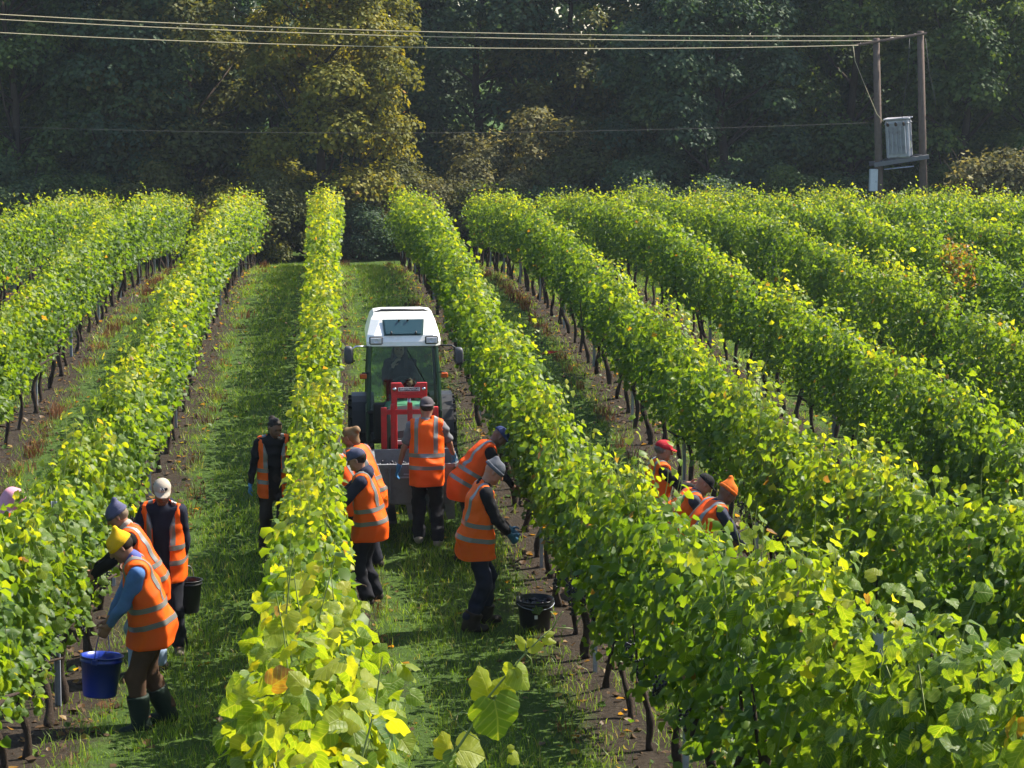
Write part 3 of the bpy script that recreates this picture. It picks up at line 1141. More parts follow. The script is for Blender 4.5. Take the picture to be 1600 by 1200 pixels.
shrub(985, 63.0, 2, .75, TREE_B, 'low dark bush below the broad blue green tree', 1.9)
shrub(1110, 62.8, 0, .9, TREE_B, 'low dark bush above the fourth row right of the tractor', .7)
shrub(1230, 63.2, 2, .7, TREE_G, 'green bush left of the grey meter box', 2.2)
shrub(1320, 63.4, 0, .9, TREE_B, 'dark bush beside the left transformer pole', 4.7)
shrub(1480, 64.2, 2, .7, TREE_G, 'dark green bush right of the transformer poles', 5.6)
shrub(1570, 60.8, 1, 1.35, SCRUB, 'yellow olive bush above the vines at the right frame edge', 3.0)
shrub(10, 63.0, 2, .8, TREE_B, 'dark bush at the left frame edge above the vines', .3)
shrub(120, 63.0, 0, .95, TREE_G, 'dark green bush below the second tree from left', 2.7)
shrub(235, 63.2, 2, .75, TREE_N, 'brown green bush below the brown olive tree', 4.4)
shrub(640, 66.5, 2, .8, TREE_N, 'dark bush under the right side of the golden tree', 1.3)
shrub(500, 64.2, 0, .9, TREE_N, 'shaded bush right behind the middle vine row end', 5.9)

# deep wood behind: one mass of leaves that nobody could count
n = 42000
x = rng.uniform(-36, 56, n)
y = 95 + rng.uniform(0, 6, n)
top = 9.5 + 1.6 * np.sin(x * .6) + 1.0 * np.sin(x * 1.7 + 1)
z = rng.uniform(0, 1, n) ** .9 * (top + 2.7) - 1.7
P = np.column_stack([x, y + .8 * np.sin(z * 1.7 + x), z])
gap = ((np.abs(x - 7.0) < 1.3) & (np.abs(z - 3.6) < 1.0) | (np.abs(x - 13.4) < .9) & (np.abs(z - 4.6) < .6)) & (rng.random(n) < .985)
P = P[~gap]
n = len(P)
V, Fc, Tn = scatter(T_TREE, P, rng.normal(size=(n, 3)) + (0, -.7, .4), rng.normal(size=(n, 3)), rng.uniform(.3, .62, n), np.clip(rng.normal(.35, .2, n), 0, 1))
g = link('distant_wood', np_mesh('distant_wood', V, Fc, False, Tn), None, TREE_B)
tag(g, 'dark mass of foliage deep in the wood behind the trees', 'wood', kind='stuff')

# ================================================================== transformer on two poles, overhead wires
POLEW = mat('pole_wood', (.12, .088, .072), rough=.85, spec=.15, var=.35, scale=9, bump=.4, bscale=30)
GREYP = mat('transformer_paint', (.36, .36, .39), rough=.5, spec=.4, var=.14, scale=4, dirt=(.17, .15, .14), dscale=3)
DARKI = mat('dark_insulator', (.05, .022, .018), rough=.3, spec=.5)
BOXP = mat('box_paint', (.52, .54, .57), rough=.5, var=.1)
CABLE = mat('cable', (.42, .36, .22), rough=.6, var=.15)
CABLED = mat('dark_cable', (.03, .03, .03), rough=.6)
YP = 71.0


def pp(px, py, Y=YP):
    return at_y(px, py, Y)


base = pp(1405, 300)
tr = empty('pole_transformer', (base[0], YP, 0))
tag(tr, 'grey electricity transformer on a platform between two wooden poles', 'transformer')


def L_(p):
    return np.array(p) - np.array([base[0], YP, 0])


for (pxt, pyt, pxb, pyb) in ((1369, 60, 1374, 300), (1438, 49, 1443, 300)):
    a, b_ = L_(pp(pxt, pyt)), L_(pp(pxb, pyb))
    d = (b_ - a) / (a[2] - b_[2])
    bot = a + d * (a[2] + 1.7)
    m = MB()
    m.tube([bot, (a + bot) / 2, a, a + (0, 0, .015)], [.155, .138, .12, .08], 14)
    po = m.build('pole', POLEW, tr)
    for zf in (.52, .56, .6, .68):
        c = bot * (1 - zf) + a * zf
        m = MB()
        m.tube([c, c - d * .035 * 1], .124, 14, smooth=True)
        m.build('strap', STEEL, po)
# top crossarm, platform beams
m = MB()
a, b_ = L_(pp(1340, 70)), L_(pp(1446, 52))
for s in (-.14, .14):
    m.tube([a + (0, s, 0), b_ + (0, s, 0)], .05, 6, smooth=False)
ca = m.build('crossarm', POLEW, tr)
m = MB()
a, b_ = L_(pp(1362, 257)), L_(pp(1447, 244))
dv = b_ - a
rt = rot_axis('Y', -math.atan2(dv[2], dv[0]))
for s in (-.32, .32):
    m.box((a + b_) / 2 + (0, s, 0), (np.linalg.norm(dv), .09, .16), rt, .01)
for k in range(6):
    m.box(a + dv * (.15 + .14 * k) + (0, 0, .09), (.10, .74, .03), rt, .005)
m.build('platform', mat('platform_steel', (.14, .14, .15), rough=.6, metal=.3), tr)
m = MB()
a2, b2 = L_(pp(1378, 264)), L_(pp(1424, 259))
m.tube([a2 + (0, -.3, 0), b2 + (0, -.3, 0)], .025, 6)
m.build('brace', STEEL, tr)
# tank: slightly leaning, ribbed radiator, lid, bushings
c0, c1 = L_(pp(1406, 246)), L_(pp(1403, 186))
up = (c1 - c0)
hh = np.linalg.norm(up)
up /= hh
rx_ = np.array([up[2], 0, -up[0]])
RT = np.stack([rx_, np.array([0, 1., 0]), up], 1) @ rot_axis('Z', R(-26))
m = MB()
m.box(c0 + up * hh * .5, (.84, .72, hh), RT, .05)
tank = m.build('tank', GREYP, tr)
m = MB()
m.box(c0 + up * (hh + .025), (.95, .83, .05), RT, .015)
m.box(c0 + up * (hh * .9), (.88, .76, .04), RT, .012)
m.build('lid', GREYP, tank)
for k in range(5):
    m = MB()
    m.box(c0 + up * hh * .47 + RT @ np.array([-.30 + .15 * k, -.41, 0]), (.03, .12, hh * .72), RT, .01)
    m.build('radiator_fin', GREYP, tank)
for k in range(3):
    c = c0 + up * hh * .86 + RT @ np.array([-.30 + .29 * k, -.41, 0])
    ax = RT @ unit(np.array([0, -.75, .65]))
    m = MB()
    m.tube([c + ax * t_ for t_ in (0, .03, .031, .06, .061, .09, .091, .13, .17)], [.055, .055, .035, .05, .033, .047, .03, .04, .012], 10)
    m.build('bushing', DARKI, tr)
m = MB()
m.box(c0 + up * hh * .33 + RT @ np.array([.425, -.05, 0]), (.02, .2, .26), RT, .004)
m.build('sticker', mat('cream_sticker', (.75, .68, .45), rough=.5), tank)
m = MB()
bx = L_(pp(1363, 281))
m.box(bx + (0, -.14, 0), (.28, .20, .80), None, .015)
mb = m.build('meter_box', BOXP, tr)
m = MB()
m.box(bx + (0.07, -.24, -.05), (.03, .02, .06), None, .004)
m.build('latch', STEEL, mb)
# insulators at the crossarm and droppers
INS = [(1347, 69), (1394, 60), (1432, 54)]
for (ix, iy) in INS:
    m = MB()
    c = L_(pp(ix, iy))
    m.tube([c + (.14 * t_ - .1, -.0, 0) for t_ in (0, .3, .31, .6, .61, .9, 1.2)], [.03, .055, .03, .055, .03, .055, .015], 8)
    m.build('insulator', DARKI, ca)
for pts in ([(1333, 72), (1336, 95), (1352, 135), (1370, 178), (1380, 190)], [(1421, 60), (1419, 110), (1413, 150), (1409, 188)], [(1446, 60), (1452, 115), (1460, 150), (1463, 175)]):
    m = MB()
    m.tube([L_(pp(x_, y_, YP - .35)) for x_, y_ in pts], .012, 5)
    m.build('dropper_cable', CABLE if pts[0][0] < 1340 else CABLED, tr)


def wire_(pts, Ys, r, m_, name, label):
    P = [at_y(x_, y_, Y_) for (x_, y_), Y_ in zip(pts, Ys)]
    # smooth curve through the points
    P = np.array(P)
    t = np.arange(len(P))
    tt = np.linspace(0, len(P) - 1, 60)
    cf = [np.polyfit(t, P[:, k], 2) for k in range(3)]
    Q = np.stack([np.polyval(c, tt) for c in cf], -1)
    b = MB()
    b.tube(list(Q), r, 5)
    o = b.build(name, m_)
    tag(o, label, 'cable', 'overhead cables')
    return o


Yw = [60, 63, 66, 69, 71]
wire_([(-240, 9), (180, 28), (600, 47), (1000, 60), (1432, 54)], Yw, .014, CABLE, 'overhead_cable', 'uppermost pale overhead cable in front of the trees')
wire_([(-240, 17), (180, 37), (600, 55), (1000, 66), (1390, 62)], Yw, .014, CABLE, 'overhead_cable', 'middle one of the three pale overhead cables')
wire_([(-240, 38), (180, 57), (600, 73), (1000, 79), (1346, 69)], Yw, .014, CABLE, 'overhead_cable', 'lowest of the three pale overhead cables')
wire_([(-200, 190), (180, 200), (600, 209), (1000, 205), (1373, 190)], Yw, .006, CABLED, 'overhead_cable', 'thin dark cable sagging low in front of the brambles')
# ================================================================== tractor
TY = 27.2
TX = 1.03
GREEN = mat('dark_green_paint', (.014, .055, .028), rough=.4, spec=.5, var=.15, coat=.3, dirt=(.06, .06, .04), dscale=4)
LGREEN = mat('hood_green_paint', (.07, .22, .12), rough=.35, spec=.5, var=.1, coat=.3)
WHITE = mat('white_paint', (.80, .79, .75), rough=.35, spec=.5, var=.05, coat=.2, dirt=(.62, .58, .50), dscale=2.5)
REDP = mat('red_paint', (.55, .022, .025), rough=.4, spec=.5, var=.15, dirt=(.30, .03, .025), dscale=8)
BLACKP = mat('black_plastic', (.018, .018, .020), rough=.5, var=.3)
GREYD = mat('mirror_plastic', (.055, .055, .062), rough=.5, var=.15)
RUBBER = mat('tyre_rubber', (.022, .023, .027), rough=.85, spec=.25, var=.4, scale=18, dirt=(.07, .06, .045), dscale=7)
CHROME = mat('bright_metal', (.6, .6, .6), rough=.25, metal=1)
LAMP = mat('lamp_glass', (.55, .57, .60), rough=.15, spec=.8, var=.2, scale=40)
AMBER = mat('amber_lens', (.50, .10, .02), rough=.2, spec=.7, var=.1)
PLATE = mat('plate_dark', (.05, .045, .045), rough=.4)
LETTER = mat('plate_lettering', (.72, .68, .66), rough=.4)
SEATM = mat('seat_cloth', (.02, .02, .022), rough=.9)


def glass_mat(name, tint, refl=1.0):
    m, t, p = new_mat(name)
    N, L = t.nodes, t.links
    tb = N.new('ShaderNodeBsdfTransparent')
    tb.inputs[0].default_value = rgb(tint)
    gl = N.new('ShaderNodeBsdfGlossy')
    gl.inputs['Roughness'].default_value = .03
    fr = N.new('ShaderNodeFresnel')
    fr.inputs[0].default_value = 1.45
    mm = N.new('ShaderNodeMath')
    mm.operation = 'MULTIPLY'
    mm.inputs[1].default_value = refl
    L.new(fr.outputs[0], mm.inputs[0])
    ms = N.new('ShaderNodeMixShader')
    L.new(mm.outputs[0], ms.inputs[0])
    L.new(tb.outputs[0], ms.inputs[1])
    L.new(gl.outputs[0], ms.inputs[2])
    L.new(ms.outputs[0], N['Material Output'].inputs['Surface'])
    return m


GLASS = glass_mat('cab_glass', (.68, .77, .73), .5)
TINT = glass_mat('tinted_roof_glass', (.25, .52, .50), 1.6)

tz = float(gz(TY))
trc = empty('tractor', (TX, TY, tz))
trc.scale = (1, 1, .972)
tag(trc, 'dark green vineyard tractor with white cab roof and red front fork', 'tractor')


def wheel(x, y, rad, wid, lugs):
    """axle along x; tyre with chevron lugs, rim, nuts"""
    s = 1 if x > 0 else -1
    M = (np.array([[0, 0, 1], [0, 1, 0], [1, 0, 0]], float), np.array([x, y, rad]))
    h = wid / 2
    b = MB()
    b.lathe([(rad * .60, -h * .8), (rad * .70, -h), (rad * .88, -h), (rad * .955, -h * .86), (rad * .965, -h * .4), (rad * .97, 0), (rad * .965, h * .4),
             (rad * .955, h * .86), (rad * .88, h), (rad * .70, h), (rad * .60, h * .8)], 36, M)
    for k in range(lugs):
        a = 2 * math.pi * k / lugs
        for sd in (-1, 1):
            aa = a + (math.pi / lugs if sd > 0 else 0)
            c = np.array([x + sd * h * .48, y + rad * .975 * math.cos(aa), rad + rad * .975 * math.sin(aa)])
            rot = rot_axis('X', aa - math.pi / 2) @ rot_axis('Z', sd * R(32))
            b.box(c, (h * 1.02, .045, .05), rot, .006)
    ty = b.build('tyre', RUBBER, None)
    b = MB()
    o_ = s * h * .55
    b.lathe([(rad * .62, -h * .82), (rad * .56, -h * .7), (rad * .5, s * h * .3), (rad * .30, o_), (rad * .12, o_ + s * .02), (0.001, o_ + s * .02)], 28, M)
    b.lathe([(rad * .62, h * .82), (rad * .58, h * .7), (rad * .54, 0)], 28, M)
    for k in range(6):
        a = k * math.pi / 3
        b.tube([np.array([x + o_, y + rad * .22 * math.cos(a), rad + rad * .22 * math.sin(a)]), np.array([x + o_ + s * .03, y + rad * .22 * math.cos(a), rad + rad * .22 * math.sin(a)])], .014, 6)
    w = empty('wheel', (0, 0, 0))
    w.parent = trc
    ty.parent = w
    b.build('rim', GREEN, w)


for s in (-1, 1):
    wheel(s * .60, 1.05, .60, .34, 20)
    wheel(s * .56, -.85, .42, .24, 16)

# chassis and hood
b = MB()
b.box((0, .1, .55), (.36, 2.3, .34), bev=.03)
b.box((0, 1.05, .6), (.9, .22, .22), bev=.03)
b.box((0, -.85, .42), (.9, .16, .14), bev=.03)
b.build('chassis', BLACKP, trc)
b = MB()
rings = []
for y, w, zt in ((-1.42, .20, 1.05), (-1.38, .25, 1.14), (-.9, .27, 1.22), (-.25, .29, 1.30), (.0, .30, 1.32)):
    rings.append([(-w, y, .66), (-w, y, zt - .10), (-w * .8, y, zt - .02), (0, y, zt), (w * .8, y, zt - .02), (w, y, zt - .10), (w, y, .66)])
b.loft(rings, smooth=False)
hd = b.build('hood', LGREEN, trc)
b = MB()
rings = []
for y, w, zt in ((-1.43, .21, 1.06), (-1.385, .26, 1.15), (-.9, .28, 1.23), (-.34, .295, 1.298)):
    rings.append([(-w, y, .65), (-w, y, zt - .10), (-w * .8, y, zt - .02), (0, y, zt + .003), (w * .8, y, zt - .02), (w, y, zt - .10), (w, y, .65)])
b.loft(rings, smooth=False)
b.build('front_cowl', BLACKP, hd)
b = MB()
b.box((0, -1.44, .86), (.40, .03, .38), bev=.01)
for k in range(7):
    b.box((0, -1.46, .74 + k * .045), (.36, .012, .012), bev=.003)
b.build('grille', BLACKP, hd)
for s in (-1, 1):
    b = MB()
    b.box((s * .13, -1.465, 1.0), (.10, .02, .055), bev=.008)
    b.build('headlight', LAMP, hd)
b = MB()
b.box((-.0, .02, 1.02), (.86, .10, .52), bev=.02)
b.build('firewall', BLACKP, trc)
# rear mudguards
for s in (-1, 1):
    b = MB()
    rings = []
    for k in range(11):
        a = R(15 + 15 * k)
        c = np.array([0, 1.05 + .64 * math.cos(a), .60 + .64 * math.sin(a)])
        d = np.array([0, math.cos(a), math.sin(a)]) * .012
        rings.append([c + d + (s * .40, 0, 0), c + d + (s * .72, 0, 0), c - d + (s * .72, 0, 0), c - d + (s * .40, 0, 0)])
    b.loft(rings, smooth=False)
    b.build('mudguard', BLACKP, trc)

# cab: pillars lean in towards the roof
W0, W1 = .50, .455         # half width at sill and at roof
ZS, ZR = 1.16, 2.10
YF, YB = .06, 1.22         # windscreen foot, rear
YF1, YB1 = .20, 1.18
P4 = {(-1, 0): ((-W0, YF, ZS), (-W1, YF1, ZR)), (1, 0): ((W0, YF, ZS), (W1, YF1, ZR)), (-1, 1): ((-W0, YB, ZS - .1), (-W1, YB1, ZR)), (1, 1): ((W0, YB, ZS - .1), (W1, YB1, ZR))}
for key, (a, c) in P4.items():
    b = MB()
    a, c = np.array(a), np.array(c)
    b.tube([a, a * .5 + c * .5 + (key[0] * .012, 0, 0), c], .030, 6, smooth=False)
    b.build('pillar', GREEN, trc)
for s in (-1, 1):
    b = MB()
    b.box((s * (W0 + .005), .60, .92), (.05, 1.1, .46), bev=.02)
    b.build('side_panel', GREEN, trc)
    b = MB()
    b.tube([(s * .47, .62, ZS - .1), (s * .455, .64, ZR)], .022, 6, smooth=False)
    b.build('door_frame', BLACKP, trc)


def pane(name, q, m, parent=trc, inset=0):
    b = MB()
    q = [np.array(x_, float) for x_ in q]
    n = unit(np.cross(q[1] - q[0], q[2] - q[0])) * .003
    b.add([x_ - n for x_ in q] + [x_ + n for x_ in q], [(0, 1, 2, 3), (7, 6, 5, 4), (0, 4, 5, 1), (1, 5, 6, 2), (2, 6, 7, 3), (3, 7, 4, 0)])
    return b.build(name, m, parent)


i_ = .028
pane('windscreen', [(-W0 + i_, YF, ZS + .0), (W0 - i_, YF, ZS + .0), (W1 - i_, YF1, ZR - .01), (-W1 + i_, YF1, ZR - .01)], GLASS)
pane('rear_window', [(-W0 + i_, YB, ZS), (W0 - i_, YB, ZS), (W1 - i_, YB1, ZR - .01), (-W1 + i_, YB1, ZR - .01)], GLASS)
for s in (-1, 1):
    pane('side_window', [(s * W0, YF + i_, ZS), (s * W0, YB - i_, ZS - .05), (s * W1, YB1 - i_, ZR - .01), (s * W1, YF1 + i_, ZR - .01)], GLASS)
b = MB()
b.box((0, YF - .0, ZS - .02), (W0 * 2 + .04, .06, .06), bev=.015)
b.build('screen_sill', BLACKP, trc)
for y_ in (YF1, YB1):
    b = MB()
    b.box((0, y_, ZR), (W1 * 2 + .06, .06, .05), bev=.01)
    b.build('screen_frame', BLACKP, trc)

# roof: white shell with a sloping front face that holds a tinted hatch
b = MB()
y0, yk, y1 = -.02, .46, 1.34


def rring(z, w, ya, yb, c=.07):
    return [(-w + c, ya, z), (w - c, ya, z), (w, ya + c, z), (w, yb - c, z), (w - c, yb, z), (-w + c, yb, z), (-w, yb - c, z), (-w, ya + c, z)]


b.loft([rring(2.085, .475, .03, 1.30), rring(2.10, .51, y0, y1), rring(2.16, .515, y0 + .005, y1), rring(2.25, .50, y0 + .05, y1 - .01, .09),
        rring(2.44, .445, .24, y1 - .06, .12), rring(2.50, .40, .36, y1 - .14, .12), rring(2.515, .30, .5, y1 - .3, .10)], smooth=False)
rf = b.build('roof', WHITE, trc)
# hatch on the sloping face
n_ = unit(np.array([0, -.19, .19]))


def slope(x, t, out=.012):      # t 0 at lower edge 1 upper edge of sloped face
    p = np.array([x, y0 + .05 + .19 * t, 2.25 + .19 * t])
    return p + n_ * out * 1.0


b = MB()
fr = [(-.245, .02), (.245, .02), (.265, .96), (-.265, .96)]
o1 = [slope(x * 1.10, (t - .5) * 1.12 + .5, .004) for x, t in fr]
b.add(o1 + [p + n_ * .012 for p in o1], [(3, 2, 1, 0), (4, 5, 6, 7), (0, 1, 5, 4), (1, 2, 6, 5), (2, 3, 7, 6), (3, 0, 4, 7)])
b.build('hatch_frame', mat('hatch_seal', (.015, .05, .05), rough=.4), rf)
hatch = pane('roof_hatch', [slope(x, t, .024) for x, t in fr], mat('tinted_hatch_glass', (.022, .055, .065), rough=.08, spec=.8, var=.3, scale=3), rf)
for x in (-.17, .17):
    b = MB()
    b.tube([slope(x, -.02, .01), slope(x, .02, .05), slope(x, .12, .045)], .013, 6)
    b.build('hatch_hinge', BLACKP, rf)
for x in (-.06, .06):
    b = MB()
    b.tube([slope(x, .86, .02), slope(x, .88, .05), slope(x + .012, .84, .06)], .012, 6)
    b.build('hatch_knob', BLACKP, rf)
for s in (-1, 1):
    b = MB()
    b.box((s * .385, -.022, 2.185), (.185, .05, .115), bev=.02)
    wl = b.build('work_light', BLACKP, rf)
    b = MB()
    b.box((s * .385, -.050, 2.185), (.15, .012, .082), bev=.01)
    b.lathe([(.001, .0), (.026, .006), (.036, .014)], 12, (np.array([[1, 0, 0], [0, 0, -1], [0, 1, 0]], float), np.array([s * .385, -.052, 2.185])))
    b.build('lens', LAMP, wl)
b = MB()
b.tube([(-.30, .62, 2.53), (.30, .62, 2.53)], .022, 6)
for s in (-1, 1):
    b.tube([(s * .30, .62, 2.53), (s * .40, .66, 2.49)], .018, 6)
b.build('roof_rail', BLACKP, rf)
# mirrors on arms
for s, z in ((-1, 2.04), (1, 2.0)):
    b = MB()
    b.tube([(s * .49, .06, 2.09), (s * .66, .0, 2.10), (s * .71, .0, 2.07), (s * .71, .0, 1.86)], .014, 6)
    mr_ = b.build('mirror_arm', BLACKP if s > 0 else CHROME, trc)
    b = MB()
    rings = []
    for y_, k in ((-.055, .55), (-.05, .8), (-.02, 1.0), (.025, 1.0), (.03, .97)):
        rings.append([(s * .765 + .062 * k * math.copysign(abs(math.cos(a)) ** .6, math.cos(a)), y_, z - .06 + .128 * k * math.copysign(abs(math.sin(a)) ** .6, math.sin(a))) for a in np.linspace(0, 2 * math.pi, 20, endpoint=False)])
    b.loft(rings)
    b.build('mirror', GREYD, mr_)
    b = MB()
    b.box((s * .565, .06, 1.66), (.10, .06, .075), bev=.012)
    b.build('indicator', AMBER, trc)
    b = MB()
    b.tube([(s * .49, .1, 1.70), (s * .58, .07, 1.705)], .012, 6)
    b.build('indicator_arm', BLACKP, trc)
# wiper, steering wheel, seat, dash
b = MB()
b.tube([(.05, .16, 2.02), (.30, .125, 1.55)], .008, 4)
b.build('wiper', BLACKP, trc)
b = MB()
M = rot_axis('X', R(52))
ring = [M @ np.array([.19 * math.cos(a), .19 * math.sin(a), 0]) + (0, .34, 1.42) for a in np.linspace(0, 2 * math.pi, 26)]
b.tube(ring, .016, 8)
for k in range(3):
    a = k * 2.094 + .5
    b.tube([(0, .34, 1.42), M @ np.array([.19 * math.cos(a), .19 * math.sin(a), 0]) + (0, .34, 1.42)], .012, 6)
b.tube([(0, .34, 1.42), (0, .12, 1.12)], .035, 8)
b.build('steering_wheel', BLACKP, trc)
b = MB()
b.box((0, .14, 1.14), (.62, .20, .26), bev=.05)
b.build('dashboard', BLACKP, trc)
b = MB()
b.box((0, .92, 1.10), (.46, .46, .12), bev=.04)
b.box((0, 1.12, 1.38), (.44, .10, .50), rot_axis('X', R(-8)), bev=.04)
b.box((0, .92, .90), (.3, .3, .28), bev=.03)
b.build('seat', SEATM, trc)
b = MB()
b.box((0, .62, .72), (.94, 1.15, .06), bev=.01)
b.build('cab_floor', BLACKP, trc)

# red lifting mast and fork carriage
fk = -1.72
b = MB()
poly = [(-.235, 1.50), (-.235, 1.84), (-.215, 1.86), (-.10, 1.86), (-.05, 1.80), (.05, 1.80), (.10, 1.86), (.215, 1.86), (.235, 1.84), (.235, 1.50), (.15, 1.50), (.15, 1.655), (-.15, 1.655), (-.15, 1.50)]
# upper plate as quads so the notch stays clean
for x0_, x1_, z0_, z1_ in ((-.235, -.10, 1.70, 1.86), (.10, .235, 1.70, 1.86), (-.10, .10, 1.70, 1.79)):
    b.box(((x0_ + x1_) / 2, fk + .04, (z0_ + z1_) / 2), (x1_ - x0_ - .001, .035, z1_ - z0_), bev=.006)
b.prism([(-.105, 1.785), (-.105, 1.86), (-.06, 1.79)], fk + .03, fk + .05, 'y')
b.prism([(.105, 1.785), (.105, 1.86), (.06, 1.79)], fk + .03, fk + .05, 'y')
b.box((0, fk + .05, 1.675), (.34, .04, .05), bev=.006)
mast = b.build('mast', REDP, trc)
for s in (-1, 1):
    b = MB()
    b.box((s * .195, fk + .07, 1.15), (.075, .09, 1.16), bev=.008)
    b.build('mast_rail', REDP, mast)
    b = MB()
    b.tube([(s * .19, fk + .02, 1.775), (s * .19, fk - .012, 1.775)], .026, 10)
    b.build('mast_roller', CHROME, mast)
b = MB()
b.tube([(0, fk + .06, .7), (0, fk + .06, 1.66)], .022, 8)
b.build('hydraulic_ram', CHROME, mast)
b = MB()
b.box((0, fk + .018, 1.772), (.29, .006, .052), bev=.002)
pl = b.build('name_plate', PLATE, mast)
r2 = np.random.default_rng(4)
b = MB()
for s in (-1, 1):
    b.box((s * .135, fk + .013, 1.772), (.012, .004, .046), bev=.001)
b.box((0, fk + .013, 1.796), (.28, .004, .005), bev=.001)
b.box((0, fk + .013, 1.748), (.28, .004, .004), bev=.001)
x_ = -.115
while x_ < .11:          # worn lettering, too small to read
    w_ = r2.uniform(.006, .016)
    b.box((x_ + w_ / 2, fk + .013, 1.772 + r2.uniform(-.006, .006)), (w_, .004, r2.uniform(.010, .030)), bev=.001)
    x_ += w_ + r2.uniform(.003, .009)
b.build('plate_lettering', LETTER, pl)
for x_, zt, w_, dy in ((-.335, 1.545, .075, -.06), (-.215, 1.585, .06, -.03), (.005, 1.60, .065, -.03), (.215, 1.585, .06, -.03), (.335, 1.545, .075, -.06)):
    b = MB()
    b.box((x_, fk + dy, (zt + .52) / 2), (w_, .05, zt - .52), bev=.006)
    b.build('carriage_bar', REDP, trc)
for z_ in (1.47, .75, .54):
    b = MB()
    b.box((0, fk - .005, z_), (.66, .045, .065), bev=.006)
    b.build('carriage_beam', REDP, trc)
for s in (-1, 1):
    b = MB()
    b.box((s * .26, fk - .55, .22), (.10, 1.1, .04), bev=.006)
    b.box((s * .26, fk - .03, .36), (.10, .04, .32), bev=.006)
    b.build('fork_tine', BLACKP, trc)
    b = MB()
    b.tube([(s * .30, -.5, .75), (s * .26, -1.2, .62), (s * .22, fk + .12, .72)], .035, 8)
    b.build('loader_arm', REDP, trc)

# harvest bin on the fork
BIN = mat('bin_plastic', (.20, .205, .215), rough=.55, spec=.35, var=.1, scale=3, dirt=(.13, .125, .12), dscale=4)
by = TY + fk - .66
bn = empty('harvest_bin', (TX + .03, by, tz + .24))
tag(bn, 'grey plastic harvest bin carried on the tractor fork', 'bin')
hw, hd_, hb = .53, .48, .73
b = MB()


def bring(w, d, z, c=.05):
    return [(-w + c, -d, z), (w - c, -d, z), (w, -d + c, z), (w, d - c, z), (w - c, d, z), (-w + c, d, z), (-w, d - c, z), (-w, -d + c, z)]


b.loft([bring(hw - .05, hd_ - .05, .20), bring(hw - .035, hd_ - .035, .22), bring(hw - .01, hd_ - .01, hb - .05), bring(hw + .015, hd_ + .015, hb - .048), bring(hw + .015, hd_ + .015, hb),
        bring(hw - .03, hd_ - .03, hb), bring(hw - .06, hd_ - .06, .25)], smooth=False)
bw = b.build('bin_body', BIN, bn)
b = MB()
b.box((-.12, -hd_ + .0, .56), (.17, .012, .02), bev=.002)
b.box((-.10, -hd_ + .0, .60), (.11, .012, .015), bev=.002)
b.build('moulded_lettering', mat('bin_print', (.42, .43, .45), rough=.5), bw)
for x_ in (-1, 0, 1):
    b = MB()
    if x_ == 0:
        b.prism([(-.09, .0), (.09, .0), (.13, .215), (-.13, .215)], -hd_ + .06, hd_ - .06, 'y')
    else:
        b.prism([(x_ * (hw - .04), .0), (x_ * (hw - .13), .0), (x_ * (hw - .20), .215), (x_ * (hw - .045), .215)], -hd_ + .05, hd_ - .05, 'y')
    b.build('bin_foot', BIN, bn)
for x_ in (-.33, 0, .33):
    b = MB()
    b.box((x_, -hd_ - .002, .46), (.03, .03, .44), bev=.008)
    b.build('bin_rib', BIN, bw)
# grapes in the bin
b = MB()
r2 = np.random.default_rng(3)
for k in range(160):
    b.add(ICO[0] * .028 * r2.uniform(.7, 1.2) + (r2.uniform(-.45, .45), r2.uniform(-.4, .4), .55 + r2.uniform(0, .06)), ICO[1], True)
b.box((0, 0, .42), (.92, .84, .28), bev=.02)
o = b.build('picked_grapes', GRAPE)
o.location = bn.location
tag(o, 'heap of dark picked grapes inside the grey bin', 'grapes', kind='stuff')

# ================================================================== buckets
BLUE = mat('blue_plastic', (.010, .035, .30), rough=.28, spec=.5, var=.12, scale=5, dirt=(.02, .035, .16), dscale=4)
BLACKB = mat('black_bucket_plastic', (.010, .011, .013), rough=.4, spec=.4, var=.3)
STICK = mat('white_sticker', (.6, .6, .6), rough=.6)


